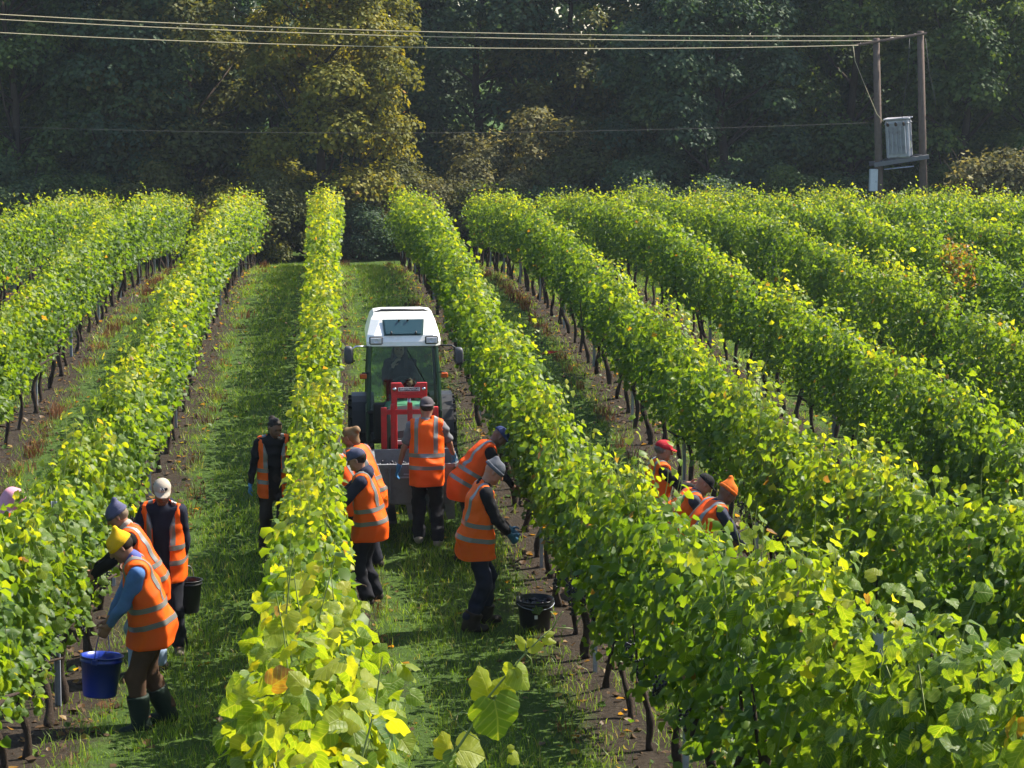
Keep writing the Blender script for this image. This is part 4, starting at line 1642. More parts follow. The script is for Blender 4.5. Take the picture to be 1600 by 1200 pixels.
def bucket(loc, r, h, m, label, tilt=(0, 0, 0), sticker=False, full=True, handle='down', loop=1.1):
    o = empty('bucket', loc)
    o.rotation_euler = tilt
    tag(o, label, 'bucket', 'picking buckets')
    b = MB()
    b.lathe([(.001, .01), (r * .76, .01), (r * .78, 0), (r * .80, .01), (r * .97, h * .86), (r * 1.03, h * .86), (r * 1.03, h * .90), (r * .985, h * .91), (r * 1.0, h * .985), (r * 1.06, h * .985), (r * 1.06, h),
             (r * .97, h), (r * .93, h * .8), (r * .74, .03), (.001, .03)], 28)
    b.build('body', m, o)
    b = MB()
    if handle == 'up':
        pts = [(r * 1.05 * math.cos(a), 0, h * .92 + r * loop * math.sin(a)) for a in np.linspace(0, math.pi, 15)]
    else:
        pts = [(r * 1.07 * math.cos(a), -r * 1.0 * math.sin(a), h * .92 - .05 * math.sin(a)) for a in np.linspace(0, math.pi, 15)]
    b.tube(pts, .004, 6)
    b.build('handle', STEEL if m is not BLUE else BLUE, o)
    for s in (-1, 1):
        b = MB()
        b.box((s * r * 1.04, 0, h * .91), (.02, .05, .05), bev=.006)
        b.build('handle_lug', m, o)
    if sticker:
        b = MB()
        b.box((-.045, -r * .93, h * .55), (.035, .004, .04), rot_axis('X', R(-10)), bev=.001)
        b.build('sticker', STICK, o)
    if full:
        b = MB()
        r3 = np.random.default_rng(5)
        for k in range(70):
            a, q_ = r3.uniform(0, 6.28), r * .84 * math.sqrt(r3.random())
            b.add(ICO[0] * .02 + (q_ * math.cos(a), q_ * math.sin(a), h * .80 + r3.uniform(0, .03)), ICO[1], True)
        g_ = b.build('picked_grapes', GRAPE)
        g_.parent = None
        g_.location = loc
        g_.rotation_euler = tilt
        tag(g_, 'dark grapes lying in the ' + label, 'grapes', kind='stuff')
    return o


p = on_ground(836, 988)
bucket((p[0], p[1], float(gh(p[0], p[1]))), .19, .34, BLACKB, 'black bucket with a small sticker on the soil under the vines', (0, 0, .2), sticker=True)
# leaf and bottle cap on the black bucket
pb = on_ground(836, 988)
CLOTHB = mat('blue_cloth', (.05, .08, .2), rough=.8)
lf = place_leaf(None, np.array([pb[0] - .02, pb[1] - .17, float(gz(pb[1])) + .36]), np.array([-.2, -.8, .6]), np.array([.3, -.4, -.8]), .13, .3, 1)
lf.name = 'loose_leaf'
tag(lf, 'green vine leaf lying over the rim of the black bucket', 'leaf')
# red scrap on the soil in the alley right of the tractor
p = on_ground(857, 553)
b = MB()
b.add([(-.16, -.04, .01), (-.05, -.12, .05), (.08, -.03, .03), (.20, .02, .06), (.10, .10, .01), (-.06, .07, .06), (0, 0, .08)],
      [(0, 1, 6), (1, 2, 6), (2, 3, 6), (3, 4, 6), (4, 5, 6), (5, 0, 6)])
o = b.build('red_rag', mat('red_cloth', (.45, .02, .02), rough=.8))
o.location = (p[0], p[1], float(gh(p[0], p[1])))
tag(o, 'small crumpled red rag on the soil right of the tractor', 'rag')
# ================================================================== people
def surf_nets(Fg, lo, h):
    """naive surface nets of a sampled distance field; returns V, quads"""
    S = Fg < 0
    nx, ny, nz = Fg.shape
    acc = np.zeros((nx - 1, ny - 1, nz - 1, 3), np.float32)
    cnt = np.zeros((nx - 1, ny - 1, nz - 1), np.float32)
    corners = [(i, j, k) for i in (0, 1) for j in (0, 1) for k in (0, 1)]

    def sl(c):
        return tuple(slice(a, n - 1 + a) for a, n in zip(c, (nx, ny, nz)))
    for c in corners:
        for ax in range(3):
            if c[ax]:
                continue
            d = list(c)
            d[ax] = 1
            f0, f1 = Fg[sl(c)], Fg[sl(d)]
            mk = (f0 < 0) != (f1 < 0)
            t = np.where(mk, f0 / np.where(mk, f0 - f1, 1), 0)
            cnt += mk
            for q_ in range(3):
                acc[..., q_] += mk * (c[q_] + (t if q_ == ax else 0))
    act = cnt > 0
    idx = -np.ones(act.shape, np.int64)
    idx[act] = np.arange(act.sum())
    ijk = np.argwhere(act)
    V = lo + h * (ijk + acc[act] / cnt[act][:, None])
    quads = []
    for ax in range(3):
        a, b_ = [(1, 2), (2, 0), (0, 1)][ax]
        s0 = [slice(1, -1)] * 3
        s1 = [slice(1, -1)] * 3
        s0[ax], s1[ax] = slice(0, -1), slice(1, None)
        m0, m1 = S[tuple(s0)], S[tuple(s1)]
        for sgn, mk in ((1, m0 & ~m1), (-1, ~m0 & m1)):
            e = np.argwhere(mk)
            if not len(e):
                continue
            off = np.ones(3, int)
            off[ax] = 0
            e = e + off
            qs = []
            for da, db in ((-1, -1), (0, -1), (0, 0), (-1, 0)):
                g_ = e.copy()
                g_[:, a] += da
                g_[:, b_] += db
                qs.append(idx[g_[:, 0], g_[:, 1], g_[:, 2]])
            qs = np.stack(qs, 1)
            quads.append(qs if sgn > 0 else qs[:, ::-1])
    Q = np.concatenate(quads)
    return V, Q[(Q >= 0).all(1)]


class SDF:
    """distance field built from round cones; each is only sampled near itself"""

    def __init__(self, lo, hi, h):
        self.lo, self.h = np.array(lo, float), h
        n = np.ceil((np.array(hi) - self.lo) / h).astype(int) + 1
        self.ax = [self.lo[i] + h * np.arange(n[i]) for i in range(3)]
        self.f = np.full(n, .2, np.float32)

    def grid(self, a, b):
        s = []
        for i in range(3):
            i0 = max(0, int((a[i] - self.lo[i]) / self.h) - 1)
            i1 = min(len(self.ax[i]), int((b[i] - self.lo[i]) / self.h) + 3)
            if i1 <= i0:
                return None, None
            s.append(slice(i0, i1))
        G = np.stack(np.meshgrid(*[self.ax[i][s[i]] for i in range(3)], indexing='ij'), -1)
        return tuple(s), G

    def all(self):
        return np.stack(np.meshgrid(*self.ax, indexing='ij'), -1)

    def cone(self, a, b, ra, rb, k=.03, flat=None, sub=False):
        a, b = np.array(a, float), np.array(b, float)
        m = max(ra, rb) * 1.15 + k + .06
        s, G = self.grid(np.minimum(a, b) - m, np.maximum(a, b) + m)
        if s is None:
            return self
        v = G - a
        ab = b - a
        L2 = ab @ ab + 1e-9
        t = np.clip((v @ ab) / L2, 0, 1)
        d = v - t[..., None] * ab
        if flat is not None:
            ax, kf = flat
            d = d + (kf - 1) * (d @ ax)[..., None] * ax
        ds = np.sqrt((d * d).sum(-1)) - (ra + (rb - ra) * t)
        if flat is not None:
            ds = ds * .85
        self.put(s, ds, k, sub)
        return self

    def put(self, s, ds, k, sub=False):
        f = self.f[s]
        if sub:
            self.f[s] = np.maximum(f, -ds)
            return
        if k > 0:
            hh_ = np.clip(.5 + .5 * (f - ds) / k, 0, 1)
            self.f[s] = f * (1 - hh_) + ds * hh_ - k * hh_ * (1 - hh_)
        else:
            self.f[s] = np.minimum(f, ds)

    def wrinkle(self, amp, seed, scale=1.0, bias=0.0):
        G = self.all()
        r2 = np.random.default_rng(seed)
        w = 0
        for _ in range(5):
            d = unit(r2.normal(size=3) * np.array([1, 1, 1.6])) * r2.uniform(22, 55) * scale
            w = w + 1.6 * np.abs(np.sin(G @ d * .5 + r2.uniform(0, 6) + .9 * np.sin(G @ (r2.normal(size=3) * 9)))) - 1.0
        self.f += amp * w / 2.0 - amp * bias
        return self

    def mesh(self):
        return surf_nets(self.f, self.lo, self.h)


def body_mesh(name, pieces, m):
    Vs, Fs, b = [], [], 0
    for V, Q in pieces:
        Vs.append(V)
        Fs.append(Q + b)
        b += len(V)
    me = np_mesh(name, np.concatenate(Vs), np.concatenate(Fs), True)
    me.materials.append(m)
    return me


def ik(a, target, l1, l2, pole):
    """two-bone chain from a to target; returns elbow, end"""
    d = target - a
    L = np.linalg.norm(d)
    mx = (l1 + l2) * .995
    if L > mx:
        d = d * mx / L
        L = mx
        target = a + d
    u = d / L
    x = (l1 * l1 - l2 * l2 + L * L) / (2 * L)
    hgt = math.sqrt(max(l1 * l1 - x * x, 1e-6))
    p = pole - u * (pole @ u)
    p /= np.linalg.norm(p) + 1e-9
    return a + u * x + p * hgt, target


SKIN = {}


def skin(c):
    if c not in SKIN:
        SKIN[c] = mat('skin', c, rough=.5, spec=.35, var=.14, scale=25)
    return SKIN[c]


CLOTH = {}


def cloth(c, rough=.85):
    if c not in CLOTH:
        CLOTH[c] = mat('cloth', c, rough=rough, spec=.15, var=.22, scale=16, bump=.25, bscale=160, dirt=tuple(x * .7 + .008 for x in c), dscale=5)
    return CLOTH[c]


def vest_mat(c=(1.5, .155, .007), d=(1.2, .13, .010)):
    m = mat('orange_hi_vis', c, rough=.6, spec=.25, var=.10, scale=10, bump=.2, bscale=200, dirt=d, dscale=6)
    t = m.node_tree
    p = t.nodes['Principled BSDF']
    tr_ = t.nodes.new('ShaderNodeBsdfTranslucent')
    tr_.inputs[0].default_value = (1.0, .24, .012, 1)
    ms = t.nodes.new('ShaderNodeMixShader')
    ms.inputs[0].default_value = .28
    t.links.new(p.outputs[0], ms.inputs[1])
    t.links.new(tr_.outputs[0], ms.inputs[2])
    t.links.new(ms.outputs[0], t.nodes['Material Output'].inputs['Surface'])
    return m


VESTS = [vest_mat(), vest_mat((1.4, .17, .012), (1.0, .135, .02)), vest_mat((1.5, .135, .007), (1.1, .11, .012))]
BAND = mat('reflective_band', (.22, .215, .20), rough=.35, spec=.6, metal=.3, var=.12)
GLOVE = mat('blue_glove', (.05, .20, .42), rough=.45, spec=.4, var=.15)
EYE = mat('eye', (.02, .015, .012), rough=.2, spec=.6)
LIPS = mat('lips', (.30, .10, .08), rough=.5)
LT, DK = (.36, .165, .10), (.17, .085, .055)
MD = (.30, .15, .095)


def person(label, foot, yaw, *, H=1.72, bend=10, twist=0, head=(15, 0), hands=((-.25, .3, 1.0), (.25, .3, 1.0)), feet=((-.13, .02), (.13, -.04)),
           pelvis=None, sk=LT, top=(.02, .022, .03), pants=(.016, .017, .024), shoe=(.025, .02, .016), boots=.0, hat=None, hatc=(.1, .1, .1), hair=None, hairc=(.02, .014, .01),
           hood=False, vest=True, openv=False, short=False, gloves=None, glovem=None, seed=0, z=None, collar=None, stubble=False, parent=None, foot_z=(0, 0)):
    r2 = np.random.default_rng(seed + 500)
    k = H / 1.72
    root = empty('person', (foot[0], foot[1], float(gh(foot[0], foot[1])) if z is None else z), R(yaw))
    tag(root, label, 'person', 'grape pickers at work' if vest else None)
    A = np.array
    pel = A(pelvis if pelvis is not None else (0, -.10 * math.sin(R(bend)), .93)) * k
    bl, bt = R(bend) * .7, R(bend)
    lat = A([math.cos(R(twist)), math.sin(R(twist)), 0])
    fw0 = A([-math.sin(R(twist)), math.cos(R(twist)), 0])
    up1 = A([0, math.sin(bl), math.cos(bl)])
    up2 = fw0 * math.sin(bt) + A([0, 0, math.cos(bt)])
    fwd = unit(np.cross(up2, lat))
    fwd = fwd if fwd @ fw0 > 0 or bend > 80 else -fwd
    fp = unit(np.cross(up1, A([1., 0, 0])))
    fp = fp if fp[1] > 0 else -fp
    waist = pel + up1 * .16 * k
    chest = waist + (up1 * .4 + up2 * .6) * .20 * k
    shc = chest + up2 * .16 * k                       # middle between the shoulders
    sh = [shc + s * lat * .175 * k - up2 * .012 for s in (-1, 1)]
    neck = shc + up2 * .05 * k
    hp, hy = R(head[0]), R(head[1])
    hd_f = fw0 * math.cos(hy) + lat * math.sin(hy) * 1.0
    hd_u = unit(A([0, 0, 1.]) * math.cos(hp) + hd_f * math.sin(hp))
    hd_f = unit(hd_f * math.cos(hp) - A([0, 0, 1.]) * math.sin(hp))
    hd_r = np.cross(hd_f, hd_u)
    hn = neck + unit(up2 * .55 + hd_u * .45) * .055 * k
    hc = hn + hd_u * .10 * k + hd_f * .022 * k           # head centre
    hip = [pel + A([s * .088, 0, -.03]) * k for s in (-1, 1)]
    an, kn, toe = [], [], []
    for s in (0, 1):
        fx, fy = feet[s][:2]
        an_t = A([fx, fy, .085 + foot_z[s]]) * A([1, 1, k])
        kk, aa = ik(hip[s], an_t, .43 * k, .42 * k, A([.06 * (1 if s else -1), 1., 0]))
        an.append(aa)
        kn.append(kk)
        toe.append(aa + A([.03 * (1 if s else -1), .155, -.05]) * k)
    el, wr = [], []
    for s in (0, 1):
        e_, w_ = ik(sh[s], A(hands[s], float) * A([1, 1, k]), .285 * k, .25 * k, A([.5 * (1 if s else -1), -.6, -.7]))
        el.append(e_)
        wr.append(w_)
    sc_ = k

    # ---- body: one figure; head and hands sampled finer
    allp = np.array([pel, hc, *an, *toe, *wr, *el, *sh, *kn])
    lo, hi = allp.min(0) - .2, allp.max(0) + .2
    B = SDF(lo, hi, .030)
    fl = (fwd, 1.45)
    B.cone(pel - up1 * .02, waist, .135 * k, .12 * k, .04, (fp, 1.3)).cone(waist, chest, .125 * k, .14 * k, .04, fl).cone(chest, shc - up2 * .05, .14 * k, .125 * k, .04, fl)
    B.cone(sh[0], sh[1], .055 * k, .055 * k, .04)
    B.cone(shc, hn, .058 * k, .055 * k, .03)
    for s in (0, 1):
        B.cone(sh[s], el[s], .050 * k, .040 * k, .03).cone(el[s], wr[s], .040 * k, .030 * k, .02)
        B.cone(hip[s], kn[s], .080 * k, .055 * k, .03).cone(kn[s], an[s], .055 * k, .040 * k, .02).cone(an[s], toe[s], .042 * k, .03 * k, .02)
    pieces = [B.mesh()]
    Hd = SDF(hc - .19, hc + .19, .0095)

    def hpnt(x, y, z_):
        return hc + (hd_r * x + hd_f * y + hd_u * z_) * k
    Hd.cone(hpnt(0, -.022, .025), hpnt(0, .012, .03), .082 * k, .080 * k, .03, (hd_r, 1.12))
    Hd.cone(hpnt(0, .03, -.02), hpnt(0, .045, -.075), .062 * k, .036 * k, .04)
    Hd.cone(hpnt(-.035, .035, -.045), hpnt(.035, .035, -.045), .034 * k, .034 * k, .03)
    Hd.cone(hpnt(0, .088, .018), hpnt(0, .108, -.018), .010 * k, .015 * k, .012)
    Hd.cone(hpnt(-.03, .083, .034), hpnt(.03, .083, .034), .011 * k, .011 * k, .014)
    Hd.cone(hpnt(-.018, .083, -.052), hpnt(.018, .083, -.052), .009 * k, .009 * k, .008)
    Hd.cone(hpnt(0, .075, -.085), hpnt(0, .07, -.082), .018 * k, .018 * k, .015)
    for s in (-1, 1):
        Hd.cone(hpnt(s * .030, .096, .018), hpnt(s * .030, .096, .016), .014 * k, .014 * k, sub=True)
        Hd.cone(hpnt(s * .078, -.012, .012), hpnt(s * .082, -.016, -.022), .017 * k, .011 * k, .008, (hd_r, 1.7))
    Hd.cone(hn - up2 * .09 * k, hpnt(0, -.02, -.06), .060 * k, .055 * k, .03)
    pieces.append(Hd.mesh())
    # ---- hands with four fingers and a thumb
    hand_pieces = []
    for s in (0, 1):
        sg = 1 if s else -1
        u = unit(wr[s] - el[s])                            # along the forearm
        inn = -sg * lat
        pn = inn - u * (inn @ u)
        pn = unit(pn) if np.linalg.norm(pn) > .2 else unit(np.cross(u, A([0, 1., 0])))
        ac = np.cross(u, pn)                               # across the palm
        if ac @ (fwd + A([0, 0, .6])) < 0:
            ac = -ac
        Q = SDF(wr[s] - .2, wr[s] + .2, .0085)
        c0 = wr[s] - u * .03
        Q.cone(c0, wr[s] + u * .02, .031 * k, .029 * k, .01)
        Q.cone(wr[s] + u * .02, wr[s] + u * .085 * k, .034 * k, .040 * k, .012, (pn, 2.2))
        for fi, (off_, ln) in enumerate(((.031, .062), (.0105, .072), (-.0105, .068), (-.031, .052))):
            b0 = wr[s] + u * .085 * k + ac * off_ * k
            d1 = unit(u + pn * .35)
            d2 = unit(u * .55 + pn * .95)
            m1 = b0 + d1 * ln * .55 * k
            Q.cone(b0, m1, .0095 * k, .009 * k, .003).cone(m1, m1 + d2 * ln * .55 * k, .009 * k, .0075 * k, .003)
        t0 = wr[s] + u * .03 * k + ac * .036 * k
        t1 = t0 + unit(u * .7 + ac * .75 + pn * .35) * .042 * k
        Q.cone(t0, t1, .013 * k, .011 * k, .006).cone(t1, t1 + unit(u + pn * .55 + ac * .1) * .034 * k, .0105 * k, .008 * k, .003)
        hand_pieces.append(Q.mesh())
    glove_on = gloves if gloves is not None else (False, False)
    for s in (0, 1):
        if not glove_on[s]:
            pieces.append(hand_pieces[s])
    body = link('body', body_mesh('body', pieces, skin(sk)), root)
    for s in (0, 1):
        if glove_on[s]:
            link('glove', body_mesh('glove', [hand_pieces[s]], glovem or GLOVE), root)
    b = MB()
    for s in (-1, 1):
        c = hpnt(s * .030, .083, .017)
        b.add(ICO[0] * .0125 * k + c, ICO[1], True)
    b.build('eyes', EYE, body)
    b = MB()
    b.tube([hpnt(-.022, .088, -.050), hpnt(0, .094, -.0495), hpnt(.022, .088, -.050)], .0045, 5)
    b.build('mouth', LIPS, body)

    # ---- trousers
    T = SDF(A([lo[0], lo[1], lo[2]]), A([hi[0], hi[1], waist[2] + .2]), .021)
    T.cone(pel - up1 * .03, waist + up1 * .02, .158 * k, .142 * k, .03, (fp, 1.25))
    for s in (0, 1):
        T.cone(hip[s], kn[s], .100 * k, .084 * k, .035).cone(kn[s], an[s] + A([0, 0, .05]), .084 * k, .074 * k, .03)
        T.cone(an[s] + A([0, -.005, .08]), an[s] + A([0, -.01, .035]), .076 * k, .080 * k, .02)
    T.wrinkle(.011, seed)
    for s in (0, 1):
        sl_, G = T.grid(an[s] - .2, an[s] + A([.2, .2, .02]))
        if sl_:
            T.f[sl_] = np.maximum(T.f[sl_], (an[s][2] - .045 + (boots * .9 if boots else 0)) - G[..., 2])
    V, Q = T.mesh()
    link('trousers', body_mesh('trousers', [(V, Q)], cloth(pants)), root)
    # ---- shoes or boots
    for s in (0, 1):
        S_ = SDF(np.minimum(an[s], toe[s]) - .16, np.maximum(an[s], toe[s]) + A([.16, .16, .16 + boots]), .015)
        S_.cone(an[s] + A([0, -.045, -.035]), toe[s] + A([0, -.01, .0]), .052 * k, .046 * k, .03)
        S_.cone(an[s] + A([0, -.01, -.02]), an[s] + A([0, -.01, .03]), .052 * k, .056 * k, .03)
        if boots:
            dd = unit(kn[s] - an[s])
            S_.cone(an[s], an[s] + dd * boots, .080 * k, .098 * k, .02)
        G = S_.all()
        S_.f = np.maximum(S_.f, (foot_z[s] + .004) - G[..., 2])
        if boots:
            S_.f = np.maximum(S_.f, (G - an[s]) @ unit(kn[s] - an[s]) - boots)
        V, Q = S_.mesh()
        link('boot' if boots else 'shoe', body_mesh('shoe', [(V, Q)], cloth(shoe, .55)), root)

    # ---- jumper or jacket
    J = SDF(A([lo[0], lo[1], pel[2] - .35]), A([hi[0], hi[1], max(shc[2], *[w_[2] for w_ in wr]) + .2]), .019)
    J.cone(pel - up1 * .03, waist, .165 * k, .150 * k, .04, (fp, 1.25)).cone(waist, chest, .152 * k, .168 * k, .04, fl).cone(chest, shc - up2 * .045, .168 * k, .135 * k, .04, fl)
    J.cone(sh[0] + lat * .02, sh[1] - lat * .02, .068 * k, .068 * k, .04)
    J.cone(shc, neck + up2 * .015, .085 * k, .068 * k, .03)
    for s in (0, 1):
        if short:
            J.cone(sh[s], sh[s] * .35 + el[s] * .65, .070 * k, .068 * k, .03)
        else:
            J.cone(sh[s], el[s], .072 * k, .056 * k, .03).cone(el[s], wr[s] - unit(wr[s] - el[s]) * .035, .057 * k, .040 * k, .02)
    if hood:
        J.cone(neck - fwd * .07 + lat * .05, neck - fwd * .07 - lat * .05, .062 * k, .062 * k, .04)
    J.wrinkle(.010, seed + 1)
    V, Q = J.mesh()
    jk = link('jacket' if not short else 't_shirt', body_mesh('jacket', [(V, Q)], cloth(top)), root)

    # ---- hi-vis vest with two round bands and two shoulder bands
    if vest:
        def vest_field(off, h):
            D = SDF(A([lo[0], lo[1], pel[2] - .42]), A([hi[0], hi[1], shc[2] + .25]), h)
            dn = unit(A([0, -math.sin(bl) * .2, -1]))
            o_ = off
            D.cone(pel + fp * .0, pel + dn * .19 * k + fp * .03 * min(1, bend / 20), .205 * k + o_, .214 * k + o_, .05, (fp, 1.12))
            D.cone(pel, waist, .205 * k + o_, .188 * k + o_, .05, (fp, 1.22)).cone(waist, chest, .190 * k + o_, .198 * k + o_, .05, fl).cone(chest, shc - up2 * .045, .188 * k + o_, .15 * k + o_, .05, fl)
            D.cone(sh[0] + lat * .03, sh[1] - lat * .03, .083 * k + o_, .083 * k + o_, .04)
            D.wrinkle(.0135, seed + 2, .62, .9)
            G = D.all()
            hem = pel + dn * (.185 * k)
            D.f = np.maximum(D.f, (G - hem) @ dn)
            # armholes: nothing beyond the shoulder line, above the ribs
            for s in (0, 1):
                sg = 1 if s else -1
                xl = (G - shc) @ (lat * sg)
                D.f = np.maximum(D.f, xl - .205 * k)
                e_ = unit(el[s] - sh[s])
                c_ = sh[s] + lat * sg * .06 + e_ * .02
                v = G - c_
                al = np.clip(v @ e_, -.02, .12)
                dd = np.sqrt(((v - al[..., None] * e_) ** 2).sum(-1)) - .082 * k
                D.f = np.maximum(D.f, -dd)
            # neck opening, wider and lower in front
            v = G - (neck + fwd * .03)
            D.f = np.maximum(D.f, -(np.sqrt((v ** 2).sum(-1)) - .092 * k))
            fr_ = (G - chest) @ fwd
            xl = np.abs((G - chest) @ lat)
            zl = (G - chest) @ up2
            vw = (.085 if openv else .0) + np.clip(zl / .22, 0, 1) * .07
            D.f = np.maximum(D.f, np.minimum(np.where(fr_ > .02, vw * k - xl, -1), fr_))
            return D, G
        D, G = vest_field(0, .018)
        V, Q = D.mesh()
        vs = link('vest', body_mesh('vest', [(V, Q)], VESTS[seed % 3]), root)
        bm0 = bmesh.new()
        bm0.from_mesh(vs.data)
        bm0.normal_update()
        ax1 = unit(up1 + up2 * .3)

        def strip(cuts):
            bm = bm0.copy()
            for co, no in cuts:
                bmesh.ops.bisect_plane(bm, geom=bm.verts[:] + bm.edges[:] + bm.faces[:], plane_co=co, plane_no=no, clear_outer=True)
            bm.normal_update()
            for v_ in bm.verts:
                v_.co += v_.normal * .005
            me = bpy.data.meshes.new('reflective_band')
            bm.to_mesh(me)
            bm.free()
            if len(me.polygons) > 4:
                me.polygons.foreach_set('use_smooth', np.ones(len(me.polygons), bool))
                link('reflective_band', me, vs, BAND)
        for c_ in (.03, .175):
            strip([(pel + ax1 * (c_ * k + .024), ax1), (pel + ax1 * (c_ * k - .024), -ax1)])
        for sg in (-1, 1):
            strip([(shc + lat * sg * .138 * k, lat * sg), (shc + lat * sg * .090 * k, -lat * sg), (pel + ax1 * (.175 * k + .028), -ax1)])
        bm0.free()
    if collar is not None:
        S_ = SDF(neck - .18, neck + .18, .011)
        S_.cone(neck - up2 * .02, neck + up2 * .035, .082 * k, .075 * k, .01)
        S_.wrinkle(.005, seed + 7)
        V, Q = S_.mesh()
        link('collar', body_mesh('collar', [(V, Q)], cloth(collar)), root)
    # ---- hair
    if hair:
        S_ = SDF(hc - .42, hc + .22, .013)
        S_.cone(hpnt(0, -.032, .034), hpnt(0, -.002, .046), .090 * k, .083 * k, .02, (hd_r, 1.1))
        if hair in ('long', 'bun'):
            S_.cone(hpnt(0, -.055, .0), hpnt(0, -.055, -.07), .07 * k, .055 * k, .03)
        if hair == 'long':
            for s in (-1, 1):
                S_.cone(hpnt(s * .072, -.01, .02), hpnt(s * .085, .01, -.10), .034 * k, .04 * k, .03)
                S_.cone(hpnt(s * .085, .01, -.10), hpnt(s * .09, .05, -.26), .04 * k, .024 * k, .03)
        if hair == 'bun':
            S_.cone(hpnt(0, -.115, .06), hpnt(0, -.125, .055), .048 * k, .048 * k, .01)
        S_.wrinkle(.004, seed + 3, 2.0)
        G = S_.all()
        v = G - hc
        face = np.maximum(.045 - (v @ hd_f) / k, (v @ hd_u) / k - .075)   # cut open at the face
        S_.f = np.maximum(S_.f, -face) if hair != 'long' else np.where(np.abs(v @ hd_r) / k < .062, np.maximum(S_.f, -face), S_.f)
        V, Q = S_.mesh()
        link('hair', body_mesh('hair', [(V, Q)], cloth(hairc, .6)), body)
    # ---- headwear
    if hat:
        S_ = SDF(hc - .30, hc + .26, .0115)
        nm = {'beanie': 'beanie', 'cap': 'cap', 'hood': 'hood', 'peak': 'beanie', 'capback': 'cap'}[hat]
        if hat in ('beanie', 'peak'):
            S_.cone(hpnt(0, -.030, .036), hpnt(0, .008, .044), .094 * k, .090 * k, .02, (hd_r, 1.08))
            S_.cone(hpnt(0, -.035, .09), hpnt(0, -.055, .135 if hat == 'beanie' else .165), .062 * k, .030 * k, .04)
            S_.wrinkle(.0045, seed + 4, 1.3)
            G = S_.all()
            S_.f = np.maximum(S_.f, .022 * k - ((G - hc) @ unit(hd_u + hd_f * .18)))
            b_ = SDF(hc - .2, hc + .2, .010)
        elif hat in ('cap', 'capback'):
            S_.cone(hpnt(0, -.028, .04), hpnt(0, .006, .048), .094 * k, .090 * k, .02, (hd_r, 1.08))
            G = S_.all()
            v = G - hc
            S_.f = np.maximum(S_.f, .034 * k - (v @ unit(hd_u + hd_f * .12)))
            # brim
            sg = -1 if hat == 'capback' else 1
            x_, y_, z_ = (v @ hd_r) / k, (v @ hd_f) * sg / k, (v @ hd_u) / k
            rr_ = np.sqrt((x_ / .080) ** 2 + ((y_ - .055) / .105) ** 2) - 1
            br = np.maximum(np.maximum(rr_ * .08, np.abs(z_ - .045 + .25 * (y_ - .08) + 2.2 * x_ ** 2) - .0085), -(y_ - .03))
            S_.f = np.minimum(S_.f, br * k)
        else:   # hood pulled over the head
            S_.cone(hpnt(0, -.03, .03), hpnt(0, .015, .04), .108 * k, .104 * k, .02, (hd_r, 1.05))
            S_.cone(hpnt(0, -.03, .0), neck - fwd * .03 - up2 * .02, .10 * k, .105 * k, .04)
            S_.wrinkle(.005, seed + 4)
            G = S_.all()
            v = G - hc
            face = np.sqrt(((v @ hd_r) / (.066 * k)) ** 2 + ((v @ hd_u + .02) / (.095 * k)) ** 2) - 1
            S_.f = np.maximum(S_.f, -np.maximum(face * .07, .02 - (v @ hd_f)))
        V, Q = S_.mesh()
        ho = link(nm, body_mesh(nm, [(V, Q)], cloth(hatc)), root)
        if hat == 'beanie' or hat == 'peak':
            S_ = SDF(hc - .16, hc + .16, .010)
            S_.cone(hpnt(0, -.030, .036), hpnt(0, .008, .044), .101 * k, .097 * k, .02, (hd_r, 1.08))
            G = S_.all()
            t_ = (G - hc) @ unit(hd_u + hd_f * .18)
            S_.f = np.maximum(S_.f, np.abs(t_ - .040 * k) - .020 * k)
            V, Q = S_.mesh()
            link('turn_up', body_mesh('turn_up', [(V, Q)], cloth(hatc)), ho)
    root['hand_r'] = list(map(float, wr[1]))
    root['hand_l'] = list(map(float, wr[0]))
    root['head_c'] = list(map(float, hc))
    for kx in ('hand_r', 'hand_l', 'head_c'):
        PINFO.setdefault(label, {})[kx] = np.array(root[kx])
        del root[kx]
    PINFO[label]['root'] = root
    PINFO[label]['axes'] = (hd_r, hd_f, hd_u, hc, k)
    return root


PINFO = {}
NAVY, BLK = (.014, .016, .030), (.010, .010, .012)
person('picker in yellow beanie, blue sleeves and brown trousers beside the blue bucket', on_ground(238, 1128), 98, bend=17, head=(34, 0), hands=((-.08, .38, .88), (.10, .36, .90)),
       feet=((-.12, .10), (.12, -.14)), sk=MD, top=(.09, .19, .42), pants=(.085, .048, .030), shoe=(.014, .026, .020), boots=.26, hat='peak', hatc=(.72, .40, .012), seed=1, H=1.74, hair='short', collar=(.10, .12, .35))
person('picker in purple grey beanie and pale jeans leaning into the vines', on_ground(232, 1054), 92, bend=23, head=(28, 0), hands=((-.12, .52, 1.02), (.14, .55, .96)),
       feet=((-.12, .10), (.12, -.10)), sk=LT, top=BLK, pants=(.20, .27, .38), shoe=(.03, .025, .02), hat='peak', hatc=(.085, .085, .15), seed=2, H=1.70, collar=(.45, .38, .32), hair='short', hairc=(.2, .15, .1))
person('picker in pale peaked cap and open vest holding a black bucket', on_ground(262, 1020), 172, bend=4, head=(20, -14), hands=((-.17, -.10, .62), (.34, .30, 1.02)),
       feet=((-.13, .04), (.12, -.05)), sk=DK, top=NAVY, pants=(.014, .015, .022), shoe=(.10, .085, .07), hat='cap', hatc=(.36, .31, .25), openv=True, seed=3, H=1.76, hood=True, hair='short')
person('woman in open vest, black top and blue gloves left of the middle row', on_ground(430, 862), 188, bend=3, head=(24, -18), hands=((-.30, .08, .74), (.34, .05, .70)),
       sk=DK, top=BLK, pants=(.030, .024, .022), hat=None, hair='bun', openv=True, gloves=(True, True), seed=4, H=1.66, boots=.0)
